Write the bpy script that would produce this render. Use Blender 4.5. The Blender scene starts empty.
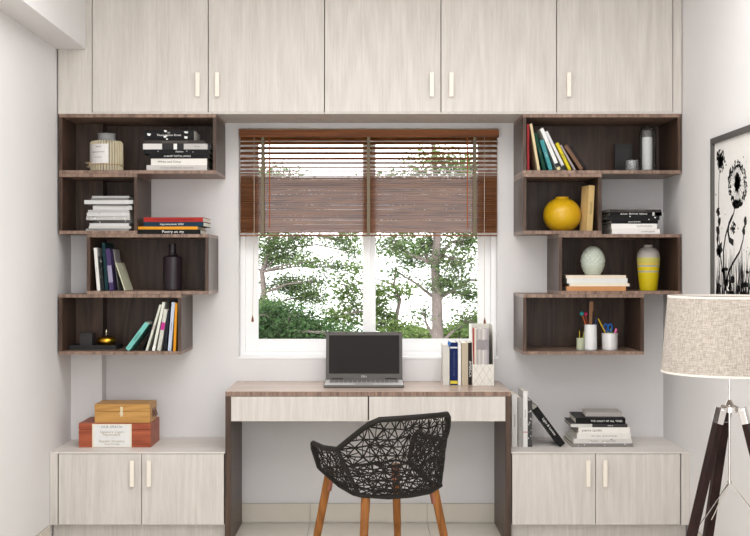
import bpy, bmesh, math, random
from mathutils import Vector, Matrix, noise
from mathutils.geometry import delaunay_2d_cdt
random.seed(7)
scene = bpy.context.scene
COL = scene.collection

# ------------------------------------------------------------------ camera, sky, exposure
CAM_Y, EYE, F = -6.4, 1.367, 1203.0
cam_data = bpy.data.cameras.new('camera'); cam = bpy.data.objects.new('camera', cam_data); COL.objects.link(cam)
cam.location = (0, CAM_Y, EYE); cam.rotation_euler = (math.pi/2, 0, 0)
cam_data.sensor_width = 36; cam_data.lens = 36*F/750
cam_data.shift_x = 7/750; cam_data.shift_y = -3/750
cam_data.clip_end = 300
scene.camera = cam
w = bpy.data.worlds.new('sky'); scene.world = w; w.use_nodes = True
w.node_tree.nodes['Background'].inputs[0].default_value = (0.985, 0.99, 1.0, 1)
w.node_tree.nodes['Background'].inputs[1].default_value = 4.0
vs = scene.view_settings
vs.view_transform = 'Standard'; vs.look = 'None'; vs.gamma = 1; vs.use_curve_mapping = False
vs.exposure = -0.15
# daylight of the open end of the room behind the camera
ld = bpy.data.lights.new('daylight', 'AREA'); ld.shape = 'RECTANGLE'; ld.size = 2.9; ld.size_y = 2.4; ld.energy = 8; ld.color = (1, .995, .99)
lo = bpy.data.objects.new('daylight', ld); lo.location = (0, -8.0, 1.7); lo.rotation_euler = (math.radians(84), 0, 0); COL.objects.link(lo)

# added fill lights under the ceiling, out of view, brightening side walls and tops
for k, yy in enumerate((-2.2, -4.6)):
    lc = bpy.data.lights.new('ceiling_fill', 'AREA'); lc.shape = 'RECTANGLE'; lc.size = 2.4; lc.size_y = 1.4; lc.energy = 52; lc.color = (1, 1, 1)
    o_ = bpy.data.objects.new('ceiling_fill', lc); o_.location = (.1, yy, 2.88); COL.objects.link(o_)

def X(px, y): return (px-368)*(y-CAM_Y)/F
def H(py, y): return EYE + (265-py)*(y-CAM_Y)/F

# ------------------------------------------------------------------ materials
def srgb(r, g, b):
    f = lambda c: (c/255/12.92) if c <= 10 else ((c/255+.055)/1.055)**2.4
    return (f(r), f(g), f(b), 1)
_m = {}
def mat(col, rough=.5, metal=0., name=None, noise_amt=.06, scale=60, spec=.3, bump=0, coat=0, sheen=0, stretch=(1,1,1)):
    key = (col, rough, metal, name, noise_amt, scale, spec, bump, coat, stretch)
    if key in _m: return _m[key]
    m = bpy.data.materials.new(name or 'paint'); m.use_nodes = True
    nt = m.node_tree; b = nt.nodes['Principled BSDF']
    b.inputs['Roughness'].default_value = rough; b.inputs['Metallic'].default_value = metal
    b.inputs['Specular IOR Level'].default_value = spec
    b.inputs['Coat Weight'].default_value = coat
    c = srgb(*col)
    tc = nt.nodes.new('ShaderNodeTexCoord'); mp = nt.nodes.new('ShaderNodeMapping'); mp.inputs['Scale'].default_value = stretch
    n = nt.nodes.new('ShaderNodeTexNoise'); n.inputs['Scale'].default_value = scale; n.inputs['Detail'].default_value = 3
    mx = nt.nodes.new('ShaderNodeMix'); mx.data_type = 'RGBA'
    mx.inputs[6].default_value = tuple(max(0, v*(1-noise_amt)) for v in c[:3])+(1,)
    mx.inputs[7].default_value = tuple(min(1, v*(1+noise_amt)) for v in c[:3])+(1,)
    nt.links.new(tc.outputs['Object'], mp.inputs[0]); nt.links.new(mp.outputs[0], n.inputs['Vector'])
    nt.links.new(n.outputs['Fac'], mx.inputs[0]); nt.links.new(mx.outputs[2], b.inputs['Base Color'])
    if bump:
        bp = nt.nodes.new('ShaderNodeBump'); bp.inputs['Strength'].default_value = bump; bp.inputs['Distance'].default_value = .002
        nt.links.new(n.outputs['Fac'], bp.inputs['Height']); nt.links.new(bp.outputs[0], b.inputs['Normal'])
    _m[key] = m; return m

def wood(name, dark, light, axis='z', grain=55, rough=.45, figure=.5, spec=.22, contrast=(.3, .7), pore=.25, fscale=5.5):
    m = bpy.data.materials.new(name); m.use_nodes = True
    nt = m.node_tree; N = nt.nodes; L = nt.links; b = N['Principled BSDF']
    b.inputs['Roughness'].default_value = rough; b.inputs['Specular IOR Level'].default_value = spec
    tc = N.new('ShaderNodeTexCoord'); oi = N.new('ShaderNodeObjectInfo')
    off = N.new('ShaderNodeVectorMath'); off.operation = 'SCALE'; off.inputs[0].default_value = (13.1, 7.7, 5.3)
    L.new(oi.outputs['Random'], off.inputs[3])
    ad = N.new('ShaderNodeVectorMath'); ad.operation = 'ADD'
    L.new(tc.outputs['Object'], ad.inputs[0]); L.new(off.outputs[0], ad.inputs[1])
    def mapn(sc):
        mp = N.new('ShaderNodeMapping'); mp.inputs['Scale'].default_value = sc; L.new(ad.outputs[0], mp.inputs[0]); return mp
    k = {'z': (1, 1, .05), 'x': (.05, 1, 1), 'y': (1, .05, 1)}[axis]
    k2 = {'z': (1, 1, .13), 'x': (.13, 1, 1), 'y': (1, .13, 1)}[axis]
    m1 = mapn(tuple(grain*v for v in k)); m2 = mapn(tuple(fscale*v for v in k2)); m3 = mapn(tuple(grain*4*v for v in k))
    n1 = N.new('ShaderNodeTexNoise'); n1.inputs['Scale'].default_value = 1; n1.inputs['Detail'].default_value = 5; n1.inputs['Roughness'].default_value = .65
    L.new(m1.outputs[0], n1.inputs['Vector'])
    n2 = N.new('ShaderNodeTexNoise'); n2.inputs['Scale'].default_value = 1; n2.inputs['Detail'].default_value = 1
    L.new(m2.outputs[0], n2.inputs['Vector'])
    # cathedral figure: rings taken from a stretched noise field
    mu = N.new('ShaderNodeMath'); mu.operation = 'MULTIPLY'; mu.inputs[1].default_value = 75; L.new(n2.outputs['Fac'], mu.inputs[0])
    si = N.new('ShaderNodeMath'); si.operation = 'SINE'; L.new(mu.outputs[0], si.inputs[0])
    mr = N.new('ShaderNodeMapRange'); mr.inputs[1].default_value = -1; mr.inputs[2].default_value = 1
    mr.inputs[3].default_value = .5-figure*.35; mr.inputs[4].default_value = .5+figure*.35; L.new(si.outputs[0], mr.inputs[0])
    n3 = N.new('ShaderNodeTexNoise'); n3.inputs['Scale'].default_value = 1; n3.inputs['Detail'].default_value = 2; L.new(m3.outputs[0], n3.inputs['Vector'])
    a1 = N.new('ShaderNodeMath'); a1.operation = 'MULTIPLY_ADD'; a1.inputs[1].default_value = .55
    L.new(n1.outputs['Fac'], a1.inputs[0])
    a0 = N.new('ShaderNodeMath'); a0.operation = 'MULTIPLY'; a0.inputs[1].default_value = .45-pore*.2; L.new(mr.outputs[0], a0.inputs[0])
    L.new(a0.outputs[0], a1.inputs[2])
    a2 = N.new('ShaderNodeMath'); a2.operation = 'MULTIPLY_ADD'; a2.inputs[1].default_value = pore*.4
    L.new(n3.outputs['Fac'], a2.inputs[0]); L.new(a1.outputs[0], a2.inputs[2])
    r = N.new('ShaderNodeMapRange'); r.inputs[1].default_value = contrast[0]; r.inputs[2].default_value = contrast[1]
    L.new(a2.outputs[0], r.inputs[0])
    mx = N.new('ShaderNodeMix'); mx.data_type = 'RGBA'; mx.inputs[6].default_value = srgb(*dark); mx.inputs[7].default_value = srgb(*light)
    L.new(r.outputs[0], mx.inputs[0]); L.new(mx.outputs[2], b.inputs['Base Color'])
    bp = N.new('ShaderNodeBump'); bp.inputs['Strength'].default_value = .15; bp.inputs['Distance'].default_value = .001
    L.new(a2.outputs[0], bp.inputs['Height']); L.new(bp.outputs[0], b.inputs['Normal'])
    return m

def glass_mat(name, tint=(1, 1, 1), rough=.02, haze=0., ior=1.45):
    m = bpy.data.materials.new(name); m.use_nodes = True
    nt = m.node_tree; N = nt.nodes; L = nt.links; N.clear()
    out = N.new('ShaderNodeOutputMaterial'); t = N.new('ShaderNodeBsdfTransparent'); g = N.new('ShaderNodeBsdfGlossy')
    t.inputs[0].default_value = tint+(1,); g.inputs['Roughness'].default_value = rough
    fr = N.new('ShaderNodeFresnel'); fr.inputs[0].default_value = ior
    mx = N.new('ShaderNodeMixShader'); L.new(fr.outputs[0], mx.inputs[0]); L.new(t.outputs[0], mx.inputs[1]); L.new(g.outputs[0], mx.inputs[2])
    last = mx
    if haze:
        d = N.new('ShaderNodeBsdfDiffuse'); d.inputs[0].default_value = (.8, .8, .8, 1)
        m2 = N.new('ShaderNodeMixShader'); m2.inputs[0].default_value = haze; L.new(mx.outputs[0], m2.inputs[1]); L.new(d.outputs[0], m2.inputs[2]); last = m2
    L.new(last.outputs[0], out.inputs[0]); return m

WALL = mat((227, 225, 225), .85, name='wall_paint', noise_amt=.015, scale=8, bump=.03)
CEIL = mat((236, 234, 232), .9, name='ceiling_paint', noise_amt=.01, scale=8)
LW = wood('pale_washed_oak', (176, 169, 162), (220, 215, 209), grain=85, rough=.5, figure=.32, contrast=(.16, .78), spec=.3, fscale=3.0)
LWX = wood('pale_washed_oak_lit_top', (200, 192, 184), (236, 231, 226), axis='x', grain=85, rough=.4, figure=.2, contrast=(.22, .72), fscale=3.2)  # low cabinet tops: light from above painted in as a paler oak
LWB = mat((222, 214, 206), .5, name='pale_lipping')
DW = wood('dark_walnut', (38, 27, 21), (94, 72, 59), grain=50, rough=.4, figure=.45, contrast=(.28, .75), pore=.35, spec=.3)
DWX = wood('dark_walnut_cross', (66, 49, 41), (156, 130, 114), grain=85, rough=.4, figure=.5, contrast=(.3, .7), pore=.5, spec=.3)
DWT = wood('desk_walnut_lit_top', (158, 138, 124), (206, 186, 172), axis='x', grain=45, rough=.25, figure=.3)  # window light on the desk top is painted into this paler walnut
HANDLE = mat((236, 228, 216), .35, name='cream_handle')
WHITE = mat((247, 247, 247), .35, name='white_window_paint', noise_amt=.01)
TILE = mat((214, 207, 194), .25, name='cream_tile', noise_amt=.06, scale=5)
GROUT = mat((165, 158, 148), .8, name='grout')
CHROME = mat((225, 222, 220), .12, 1., 'chrome', noise_amt=.01)
GLASS = glass_mat('clear_glass', ior=1.1)

# ------------------------------------------------------------------ mesh helpers
class MB:
    def __init__(s): s.v = []; s.f = []; s.m = []
    def add(s, verts, faces, mi=0):
        o = len(s.v); s.v += [tuple(v) for v in verts]; s.f += [tuple(i+o for i in f) for f in faces]; s.m += [mi]*len(faces); return s
    def box(s, x0, x1, y0, y1, z0, z1, mi=0):
        if x0 > x1: x0, x1 = x1, x0
        if y0 > y1: y0, y1 = y1, y0
        if z0 > z1: z0, z1 = z1, z0
        return s.add([(x0,y0,z0),(x1,y0,z0),(x1,y1,z0),(x0,y1,z0),(x0,y0,z1),(x1,y0,z1),(x1,y1,z1),(x0,y1,z1)],
                     [(3,2,1,0),(4,5,6,7),(0,1,5,4),(1,2,6,5),(2,3,7,6),(3,0,4,7)], mi)
    def hexa(s, p, mi=0):   # 8 points, bottom ring then top ring
        return s.add(p, [(3,2,1,0),(4,5,6,7),(0,1,5,4),(1,2,6,5),(2,3,7,6),(3,0,4,7)], mi)
    def prism_x(s, x0, x1, yz, mi=0):
        n = len(yz); v = [(x0,y,z) for y,z in yz]+[(x1,y,z) for y,z in yz]
        return s.add(v, [tuple(range(n))[::-1], tuple(range(n, 2*n))]+[(i,(i+1)%n,(i+1)%n+n,i+n) for i in range(n)], mi)
    def prism_y(s, y0, y1, xz, mi=0):
        n = len(xz); v = [(x,y0,z) for x,z in xz]+[(x,y1,z) for x,z in xz]
        return s.add(v, [tuple(range(n)), tuple(range(n, 2*n))[::-1]]+[(i,i+n,(i+1)%n+n,(i+1)%n) for i in range(n)], mi)
    def lathe(s, prof, c=(0,0,0), n=28, mi=0, sx=1, sy=1, cap=True):
        v = []; f = []
        for r, z in prof:
            for k in range(n):
                a = 2*math.pi*k/n; v.append((c[0]+r*sx*math.cos(a), c[1]+r*sy*math.sin(a), c[2]+z))
        for i in range(len(prof)-1):
            for k in range(n):
                k2 = (k+1) % n; f.append((i*n+k, i*n+k2, (i+1)*n+k2, (i+1)*n+k))
        if cap:
            f.append(tuple(range(n))[::-1]); f.append(tuple(range((len(prof)-1)*n, len(prof)*n)))
        return s.add(v, f, mi)
    def tube(s, pts, r, n=6, mi=0, closed=False, cap=True):
        pts = [Vector(p) for p in pts]; N = len(pts); rs = r if isinstance(r, (list, tuple)) else [r]*N
        v = []; f = []; up = None
        for i, p in enumerate(pts):
            if closed: d = (pts[(i+1) % N]-pts[i-1])
            else: d = pts[min(i+1, N-1)]-pts[max(i-1, 0)]
            d = d.normalized() if d.length > 1e-9 else Vector((0,0,1))
            if up is None:
                up = Vector((0,0,1)) if abs(d.z) < .9 else Vector((0,1,0))
            a = (up - d*up.dot(d))
            if a.length < 1e-6: a = Vector((1,0,0))-d*d.x
            a.normalize(); up = a; b = d.cross(a)
            for k in range(n):
                t = 2*math.pi*k/n; v.append(p+(a*math.cos(t)+b*math.sin(t))*rs[i])
        for i in range(N if closed else N-1):
            j = (i+1) % N
            for k in range(n):
                k2 = (k+1) % n; f.append((i*n+k, i*n+k2, j*n+k2, j*n+k))
        if not closed and cap:
            f.append(tuple(range(n))[::-1]); f.append(tuple(range((N-1)*n, N*n)))
        return s.add(v, f, mi)
    def build(s, name, material, parent=None, smooth=False, bevel=0, loc=None, kind=None, label=None):
        me = bpy.data.meshes.new(name); me.from_pydata(s.v, [], s.f)
        for m_ in (material if isinstance(material, (list, tuple)) else [material]): me.materials.append(m_)
        if any(s.m): me.polygons.foreach_set('material_index', s.m)
        bm = bmesh.new(); bm.from_mesh(me); bmesh.ops.recalc_face_normals(bm, faces=bm.faces)
        if bevel: bmesh.ops.bevel(bm, geom=list(bm.edges), offset=bevel, segments=2, affect='EDGES', profile=.6)
        bm.to_mesh(me); bm.free()
        if smooth:
            me.polygons.foreach_set('use_smooth', [True]*len(me.polygons))
            try: me.set_sharp_from_angle(angle=math.radians(40))
            except Exception: pass
        me.update()
        o = bpy.data.objects.new(name, me); COL.objects.link(o)
        if parent: o.parent = parent
        if loc: o.location = loc
        if kind: o['kind'] = kind
        if label: o['label'] = label
        return o
def link_mesh(name, me, parent=None, loc=(0,0,0)):
    o = bpy.data.objects.new(name, me); COL.objects.link(o); o.parent = parent; o.location = loc; return o
def tag(o, label, cat, group=None):
    o['label'] = label; o['category'] = cat
    if group: o['group'] = group
    return o
def thing(name, label, cat, loc=(0,0,0), rot=(0,0,0), group=None):
    o = bpy.data.objects.new(name, None); COL.objects.link(o); o.empty_display_size = .05
    o.location = loc; o.rotation_euler = rot
    return tag(o, label, cat, group)
def struct(o): o['kind'] = 'structure'; return o
def text(s, size, material, parent, loc, rot, name='lettering', align='CENTER', squeeze=1.):
    c = bpy.data.curves.new('txt', 'FONT'); c.body = s; c.size = size; c.extrude = .0002; c.align_x = align; c.align_y = 'CENTER'; c.resolution_u = 2
    c.space_character = 1.05
    t = bpy.data.objects.new('txt', c); COL.objects.link(t)
    dg = bpy.context.evaluated_depsgraph_get(); dg.update()
    me = bpy.data.meshes.new_from_object(t.evaluated_get(dg)); me.name = name
    bpy.data.objects.remove(t); bpy.data.curves.remove(c)
    for v in me.vertices: v.co.x *= squeeze
    me.materials.clear(); me.materials.append(material)
    o = bpy.data.objects.new(name, me); COL.objects.link(o); o.parent = parent; o.location = loc; o.rotation_euler = rot
    return o

# ------------------------------------------------------------------ room shell
XL, XR, YB, YR, ZC = -1.555, 1.571, 0.0, -8.1, 2.9
WX0, WX1, WZ0, WZ1 = X(238.5, 0), X(498, 0), H(358, 0), H(128.5, 0)
wb = MB()
TH = .22
wb.box(XL-.2, WX0, 0, TH, -.1, ZC+.1); wb.box(WX1, XR+.2, 0, TH, -.1, ZC+.1)
wb.box(WX0, WX1, 0, TH, -.1, WZ0); wb.box(WX0, WX1, 0, TH, WZ1, ZC+.1)
struct(wb.build('wall_back', WALL))
struct(MB().box(XL-.15, XL, YR, 0, -.1, ZC+.1).build('wall_left', WALL))
struct(MB().box(XR, XR+.15, YR, 0, -.1, ZC+.1).build('wall_right', WALL))
struct(MB().box(XL, XR, YR, 0, ZC, ZC+.1).build('ceiling', CEIL))
struct(MB().box(XL, -1.408, YR, -.395, H(49.2, -.39), ZC).build('trim_1', WALL))       # ceiling beam
CX = X(102, -.1)
struct(MB().box(XL, CX, -.1, 0, 0, ZC).build('trim_2', WALL))                          # corner pilaster
fl = struct(MB().box(XL-.15, XR+.15, YR, TH, -.1, -.006).build('floor', GROUT))
# floor tiles
TW = X(427, 0)-X(310.3, 0); tx0 = X(310.3, 0)-3*TW
tile_me = None
g = .0015
ty = -.025
row = 0
while ty > YR+.05:
    y0 = max(ty-TW, YR)
    for i in range(7):
        a = max(tx0+i*TW, XL+.012); b = min(tx0+(i+1)*TW, XR-.012)
        if b-a < .02: continue
        MB().box(a+g, b-g, y0+g, ty-g, -.006, 0).build('tile', TILE, fl)
    ty -= TW
# skirting of tiles
bb = struct(MB().box(CX, XR, -.010, 0, 0, .1).build('baseboard_back', GROUT))
for i in range(7):
    a = max(tx0+i*TW, CX); b = min(tx0+(i+1)*TW, XR-.012)
    if b-a > .02: MB().box(a+g, b-g, -.014, -.010, .0, .1).build('tile', TILE, bb)
for nm, xa, xb, xc in (('baseboard_left', XL, XL+.008, XL+.012), ('baseboard_right', XR-.008, XR, XR-.012)):
    o = struct(MB().box(xa, xb, YR, -.56, 0, .1).build(nm, GROUT))
    yy = -.56
    while yy > YR+.1:
        MB().box(xb if nm[-1] == 't' and xa < 0 else xc, xc if xa < 0 else xa, max(yy-TW, YR)+g, yy-g, 0, .1).build('tile', TILE, o); yy -= TW

# ------------------------------------------------------------------ window
FY0, FY1 = .10, .15
win = struct(MB().box(WX0, WX1, .16, TH, WZ0-.0, WZ0+.02).build('window_1', WHITE))
def fx(p): return X(p, .1)
def fz(p): return H(p, .1)
wx0, wx1, wz0, wz1 = WX0, WX1, WZ0, WZ1
gl0, gl1, gr0, gr1 = fx(257.5), fx(364), fx(374.5), fx(479); gz0 = fz(340); gz1 = wz1-.06
fr = MB(); e = .028
fr.box(wx0, wx0+e, .09, .17, wz0, wz1); fr.box(wx1-e, wx1, .09, .17, wz0, wz1)
fr.box(wx0+e, wx1-e, .09, .17, wz0, wz0+e); fr.box(wx0+e, wx1-e, .09, .17, wz1-e, wz1)
fr.build('window_frame', WHITE, win, bevel=.002)
# sill board lining the reveal
MB().box(wx0, wx1, -.004, .09, wz0-.004, wz0+.006).build('window_sill', WHITE, win, bevel=.001)
def sash(a, b, g0, g1, y0, y1):
    s = MB(); z0 = wz0+e; z1 = wz1-e
    s.box(a, g0, y0, y1, z0, z1); s.box(g1, b, y0, y1, z0, z1); s.box(g0, g1, y0, y1, z0, gz0); s.box(g0, g1, y0, y1, gz1, z1)
    so = s.build('sash', WHITE, win, bevel=.002)
    q = MB(); t = .006
    q.box(g0, g0+t, y0-.004, y0, gz0, gz1); q.box(g1-t, g1, y0-.004, y0, gz0, gz1); q.box(g0+t, g1-t, y0-.004, y0, gz0, gz0+t); q.box(g0+t, g1-t, y0-.004, y0, gz1-t, gz1)
    q.build('glazing_bead', WHITE, so)
    MB().box(g0, g1, (y0+y1)/2-.002, (y0+y1)/2+.002, gz0, gz1).build('pane', GLASS, so)
mid = (gl1+gr0)/2
sash(wx0+e, mid, gl0, gl1, .10, .128); sash(mid, wx1-e, gr0, gr1, .13, .158)

# ------------------------------------------------------------------ venetian blind
BW = wood('blind_wood', (84, 40, 10), (142, 82, 32), axis='x', grain=60, rough=.4, contrast=(.3, .7))
BWD = wood('blind_slat_wood', (72, 30, 10), (154, 98, 56), axis='x', grain=40, rough=.35, contrast=(.3, .7))
TAPE = mat((122, 112, 94), .9, name='ladder_tape_cloth'); CORDM = mat((150, 78, 32), .7, name='cord_brown'); CORDW = mat((196, 186, 172), .8, name='cord_pale')
by = -.012
bl = thing('venetian_blind', 'brown wooden venetian blind half lowered over the window', 'blind', (X(368, by), by, H(236, by)))
bx, bz = bl.location.x, bl.location.z
def L(x, y, z): return (x-bx, y-by, z-bz)
def pbox(m, x0, x1, y0, y1, z0, z1):
    a = L(x0, y0, z0); b = L(x1, y1, z1); m.box(a[0], b[0], a[1], b[1], a[2], b[2]); return m
hy0 = -.035
pbox(MB(), X(239, hy0), X(499, hy0), hy0, .012, H(137, hy0), H(129.3, hy0)).build('headrail', BW, bl, bevel=.002)
sx0, sx1 = X(240.5, by), X(497, by)
rows = [(139.3, 3.0), (143.3, 2.9), (148.2, 2.8), (153.3, 2.8), (158.6, 2.6), (163, 2.2), (167.2, 1.9), (171, 1.7), (174, 1.5), (176.2, 1.5)]
y = 178.2; 
while y < 232.5:
    rows.append((y, 2.18 if int(y*3) % 7 else 2.25)); y += 2.14 + .06*math.sin(y*1.7)
for py, h in rows:
    hh = h*(by-CAM_Y)/F; d = .026
    zc = H(py, by)
    t = .0016
    # tilt so that the projected height from the photo's eye level is h
    base = (zc-EYE)/6.39*d
    rise = max(0, hh-t)                     # height each slat shows from inside
    ang = math.asin(min(.9, rise/d))+math.atan((zc-EYE)/6.39)
    s = MB(); c, sn = math.cos(ang), math.sin(ang)
    pts = []
    for (u, v) in ((-d/2, -t/2), (d/2, -t/2), (d/2, t/2), (-d/2, t/2)):
        pts.append((by + u*c - v*sn, zc + u*sn*(1) + v*c))
    a = L(sx0, 0, 0)[0]; b = L(sx1, 0, 0)[0]
    s.prism_x(a, b, [(p[0]-by, p[1]-bz) for p in pts]); s.build('slat', BWD, bl)
pbox(MB(), sx0, sx1, by-.010, by+.012, H(236.3, by), H(234.9, by)).build('bottom_rail', BWD, bl, bevel=.001)
for p in (263, 368.5, 474.5):
    for yy in (by-.0150, by+.0150):
        pbox(MB(), X(p-1.6, by), X(p+1.6, by), yy-.0006, yy+.0006, H(236, by), H(137, by)).build('ladder_tape', TAPE, bl)
for p, e_ in ((269.5, 228), (467.5, 228)):
    pbox(MB(), X(p-.55, hy0), X(p+.55, hy0), hy0+.004, hy0+.008, H(e_, hy0), H(137, hy0)).build('tilt_wand', CORDM, bl)
for p, p2, e_ in ((254, 252.5, 316), (484.5, 484.8, 318)):
    m = MB(); m.tube([L(X(p, hy0), hy0+.008, H(137, hy0)), L(X(p, hy0), hy0+.006, H(236, hy0)), L(X(p2, hy0), hy0+.006, H(e_, hy0))], .0014, 6)
    cd = m.build('pull_cord', CORDW, bl)
    q = MB(); c0 = L(X(p2, hy0), hy0+.006, H(e_+6, hy0)); q.lathe([(.002, 0), (.0065, .002), (.006, .012), (.003, .028), (.0015, .034)], c0, 12); q.build('tassel', BW, cd, smooth=True)

# ------------------------------------------------------------------ upper cabinets
UF = -.39
UZ = H(113.8, UF)
def handle(parent, px, py0, py1, yf, w_=4.0):
    x = X(px, yf); hw = w_/2*(yf-CAM_Y)/F; z0, z1 = H(py1, yf), H(py0, yf)
    m = MB(); m.box(x-hw, x+hw, yf-.022, yf-.014, z0, z1); m.box(x-hw*.8, x+hw*.8, yf-.014, yf, z0+.008, z0+.02); m.box(x-hw*.8, x+hw*.8, yf-.014, yf, z1-.02, z1-.008)
    o = m.build('handle', HANDLE, None); rel(o, parent); return o
def rel(o, parent):   # parent with world placement kept
    o.parent = parent
    p = Vector((0,0,0)); q = parent
    while q: p += Vector(q.location); q = q.parent
    o.location = Vector(o.location)-p
GAPM = mat((70, 60, 54), .8, name='dark_joint')
def ucab(px0, px1, doors, label, fill=None):
    t = thing('wall_cabinet', label, 'cabinet', (X((px0+px1)/2, UF), 0, UZ), group='overhead wall cabinets')
    xa, xb = X(px0, UF), X(px1, UF); ft = .02
    yf = UF+ft
    m = MB(); m.box(xa+.0008, xb-.0008, yf, yf+.004, UZ+.012, ZC-.002, 1); m.box(xa+.0005, xb-.0005, yf+.004, -.1005, UZ, ZC-.002); 
    m.box(xa+.0005, xb-.0005, UF+.001, yf+.004, UZ, UZ+.008)
    if px0 > 100: m.box(xa+.0005, xb-.0005, -.1005, -.001, UZ, ZC-.002)
    else: m.box(CX+.001, xb-.0005, -.1005, -.001, UZ, ZC-.002)
    rel(m.build('body', [LW, GAPM], None), t)
    if fill:
        a, b = X(fill[0], UF), X(fill[1], UF)
        rel(MB().box(a+.001, b-.0015, UF, yf, UZ+.008, ZC-.002).build('filler_panel', LW, None), t)
    for d0, d1, hp in doors:
        a, b = X(d0, UF), X(d1, UF); cx = (a+b)/2
        d = MB().box(a-cx+.0022, b-cx-.0022, 0, ft-.001, 0, ZC-.004-UZ-.009).build('door', LW, None, bevel=.0012, loc=(cx, UF, UZ+.009)); rel(d, t)
        handle(d, hp, 73, 97, UF)
ucab(58, 324.5, [(92, 208.2, 198.1), (208.2, 324.5, 217.6)], 'left overhead cabinet in pale oak with two doors, reaching the left wall', (58, 92))
ucab(324.5, 556.6, [(324.5, 441, 431.6), (441, 556.6, 451.2)], 'middle overhead cabinet in pale oak with two doors, above the blind')
ucab(556.6, 682, [(556.6, 673, 568.5)], 'right overhead cabinet in pale oak with one door, reaching the right wall', (673, 682))

# ------------------------------------------------------------------ low cabinets
LF = -.53
LZ = .453
def lcab(xa, xb, doors, fill, label, notch):
    t = thing('low_cabinet', label, 'cabinet', ((xa+xb)/2, 0, 0), group='low base cabinets')
    ft = .018; yf = LF+ft
    y1 = -.001
    m = MB()
    def seg(x0, x1, y0, z0, z1, yb=None):
        if notch: 
            m.box(max(x0, CX+.001), x1, y0, -.016, z0, z1); m.box(x0, CX+.001, y0, -.1005, z0, z1)
        else: m.box(x0, x1, y0, -.016, z0, z1)
    seg(xa, xb, yf+.004, .098, LZ-.001)
    m.box(xa+.001, xb-.001, yf, yf+.004, .1, LZ-.004, 1)
    rel(m.build('body', [LW, GAPM], None), t)
    m = MB(); 
    if notch:
        m.prism_x  # noqa
        pts = [(xa, LF), (xb, LF), (xb, -.001), (CX+.001, -.001), (CX+.001, -.1005), (xa, -.1005)]
    else: pts = [(xa, LF), (xb, LF), (xb, -.001), (xa, -.001)]
    n = len(pts); v = [(a, b, LZ-.006) for a, b in pts]+[(a, b, LZ) for a, b in pts]
    m.add(v, [tuple(range(n))[::-1], tuple(range(n, 2*n))]+[(i, (i+1) % n, (i+1) % n+n, i+n) for i in range(n)])
    rel(m.build('top_board', LWX, None), t)
    rel(MB().box(xa+.006, xb-.006, LF+.05, -.105, 0, .098).build('plinth', LW, None), t)
    a, b = X(fill[0], LF), X(fill[1], LF)
    rel(MB().box(max(a, xa), min(b, xb), LF, yf, .098, LZ-.007).build('filler_panel', LW, None), t)
    for d0, d1, hp in doors:
        a, b = X(d0, LF), X(d1, LF); cx = (a+b)/2
        d = MB().box(a-cx+.0015, b-cx-.0015, 0, ft-.001, 0, LZ-.009-.1).build('door', LW, None, bevel=.0012, loc=(cx, LF, .1)); rel(d, t)
        handle(d, hp, 460, 486, LF)
DX0, DX1 = X(225.3, LF), X(511, LF)
lcab(XL+.001, DX0-.002, [(58.3, 141.6, 132.6), (141.6, 224, 149.6)], (48.5, 57.6), 'left low cabinet in pale oak with two doors, carrying the two wooden boxes', True)
lcab(DX1+.002, XR-.001, [(512, 595.6, 587.6), (595.6, 680.5, 604.6)], (681.3, 690), 'right low cabinet in pale oak with two doors, carrying upright and stacked books', False)

# ------------------------------------------------------------------ desk
DZ = .75
dk = thing('desk', 'built-in walnut desk with two pale drawers under the window', 'desk', ((DX0+DX1)/2, 0, 0))
t_ = .0245
pw = X(230.9, LF)-DX0
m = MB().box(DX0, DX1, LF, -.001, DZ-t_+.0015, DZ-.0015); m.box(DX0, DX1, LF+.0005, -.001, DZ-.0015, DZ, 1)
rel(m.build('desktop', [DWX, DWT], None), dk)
for a, b in ((DX0, DX0+pw), (DX1-pw, DX1)):
    rel(MB().box(a, b, LF, -.0145, 0, DZ-t_+.0015).build('side_panel', DW, None, bevel=.001), dk)
dz0 = H(421.3, LF)
rel(MB().box(DX0+pw, DX1-pw, LF+.02, -.0145, dz0+.004, DZ-t_+.0015).build('drawer_case', DW, None), dk)
for a, b in ((230.9, 367.9), (368.9, 505.6)):
    x0, x1 = X(a, LF), X(b, LF)
    rel(MB().box(x0+.001, x1-.001, LF+.001, LF+.0195, dz0, DZ-t_-.001).build('drawer', LW, None, bevel=.001), dk)

# ------------------------------------------------------------------ wall shelf boxes
T = .0165
BACKM = DW
def shelf(px0, px1, py0, py1, label, end, group):
    """end: which outer side is exposed"""
    xa, xb = X(px0, UF), X(px1, UF); z1, z0 = H(py0, UF), H(py1, UF)
    xa = max(xa, XL+.001); xb = min(xb, XR-.001)
    t = thing('wall_shelf', label, 'shelf', ((xa+xb)/2, 0, z0), group=group)
    left = xa < CX
    yb = -.001
    def bd(name, x0, x1, zz0, zz1, mm):
        m = MB()
        if left and x0 < CX:
            m.box(x0, min(x1, CX+.0005), UF, -.1005, zz0, zz1)
            if x1 > CX: m.box(CX+.0005, x1, UF, yb, zz0, zz1)
        else: m.box(x0, x1, UF, yb, zz0, zz1)
        rel(m.build(name, mm, None), t)
    bd('top_panel', xa, xb, z1-T, z1-.0004, DWX); bd('bottom_panel', xa, xb, z0+.0004, z0+T, DWX)
    bd('side_panel', xa, xa+T, z0+T, z1-T, DW); bd('side_panel', xb-T, xb, z0+T, z1-T, DW)
    m = MB()
    if left:
        m.box(xa+T, CX+.006, -.107, -.1005, z0+T, z1-T); m.box(CX+.0005, CX+.006, -.1005, -.007, z0+T, z1-T); m.box(CX+.0005, xb-T, -.007, yb, z0+T, z1-T)
    else: m.box(xa+T, xb-T, -.007, yb, z0+T, z1-T)
    rel(m.build('back_panel', DW, None), t)
    return z0+T
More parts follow.
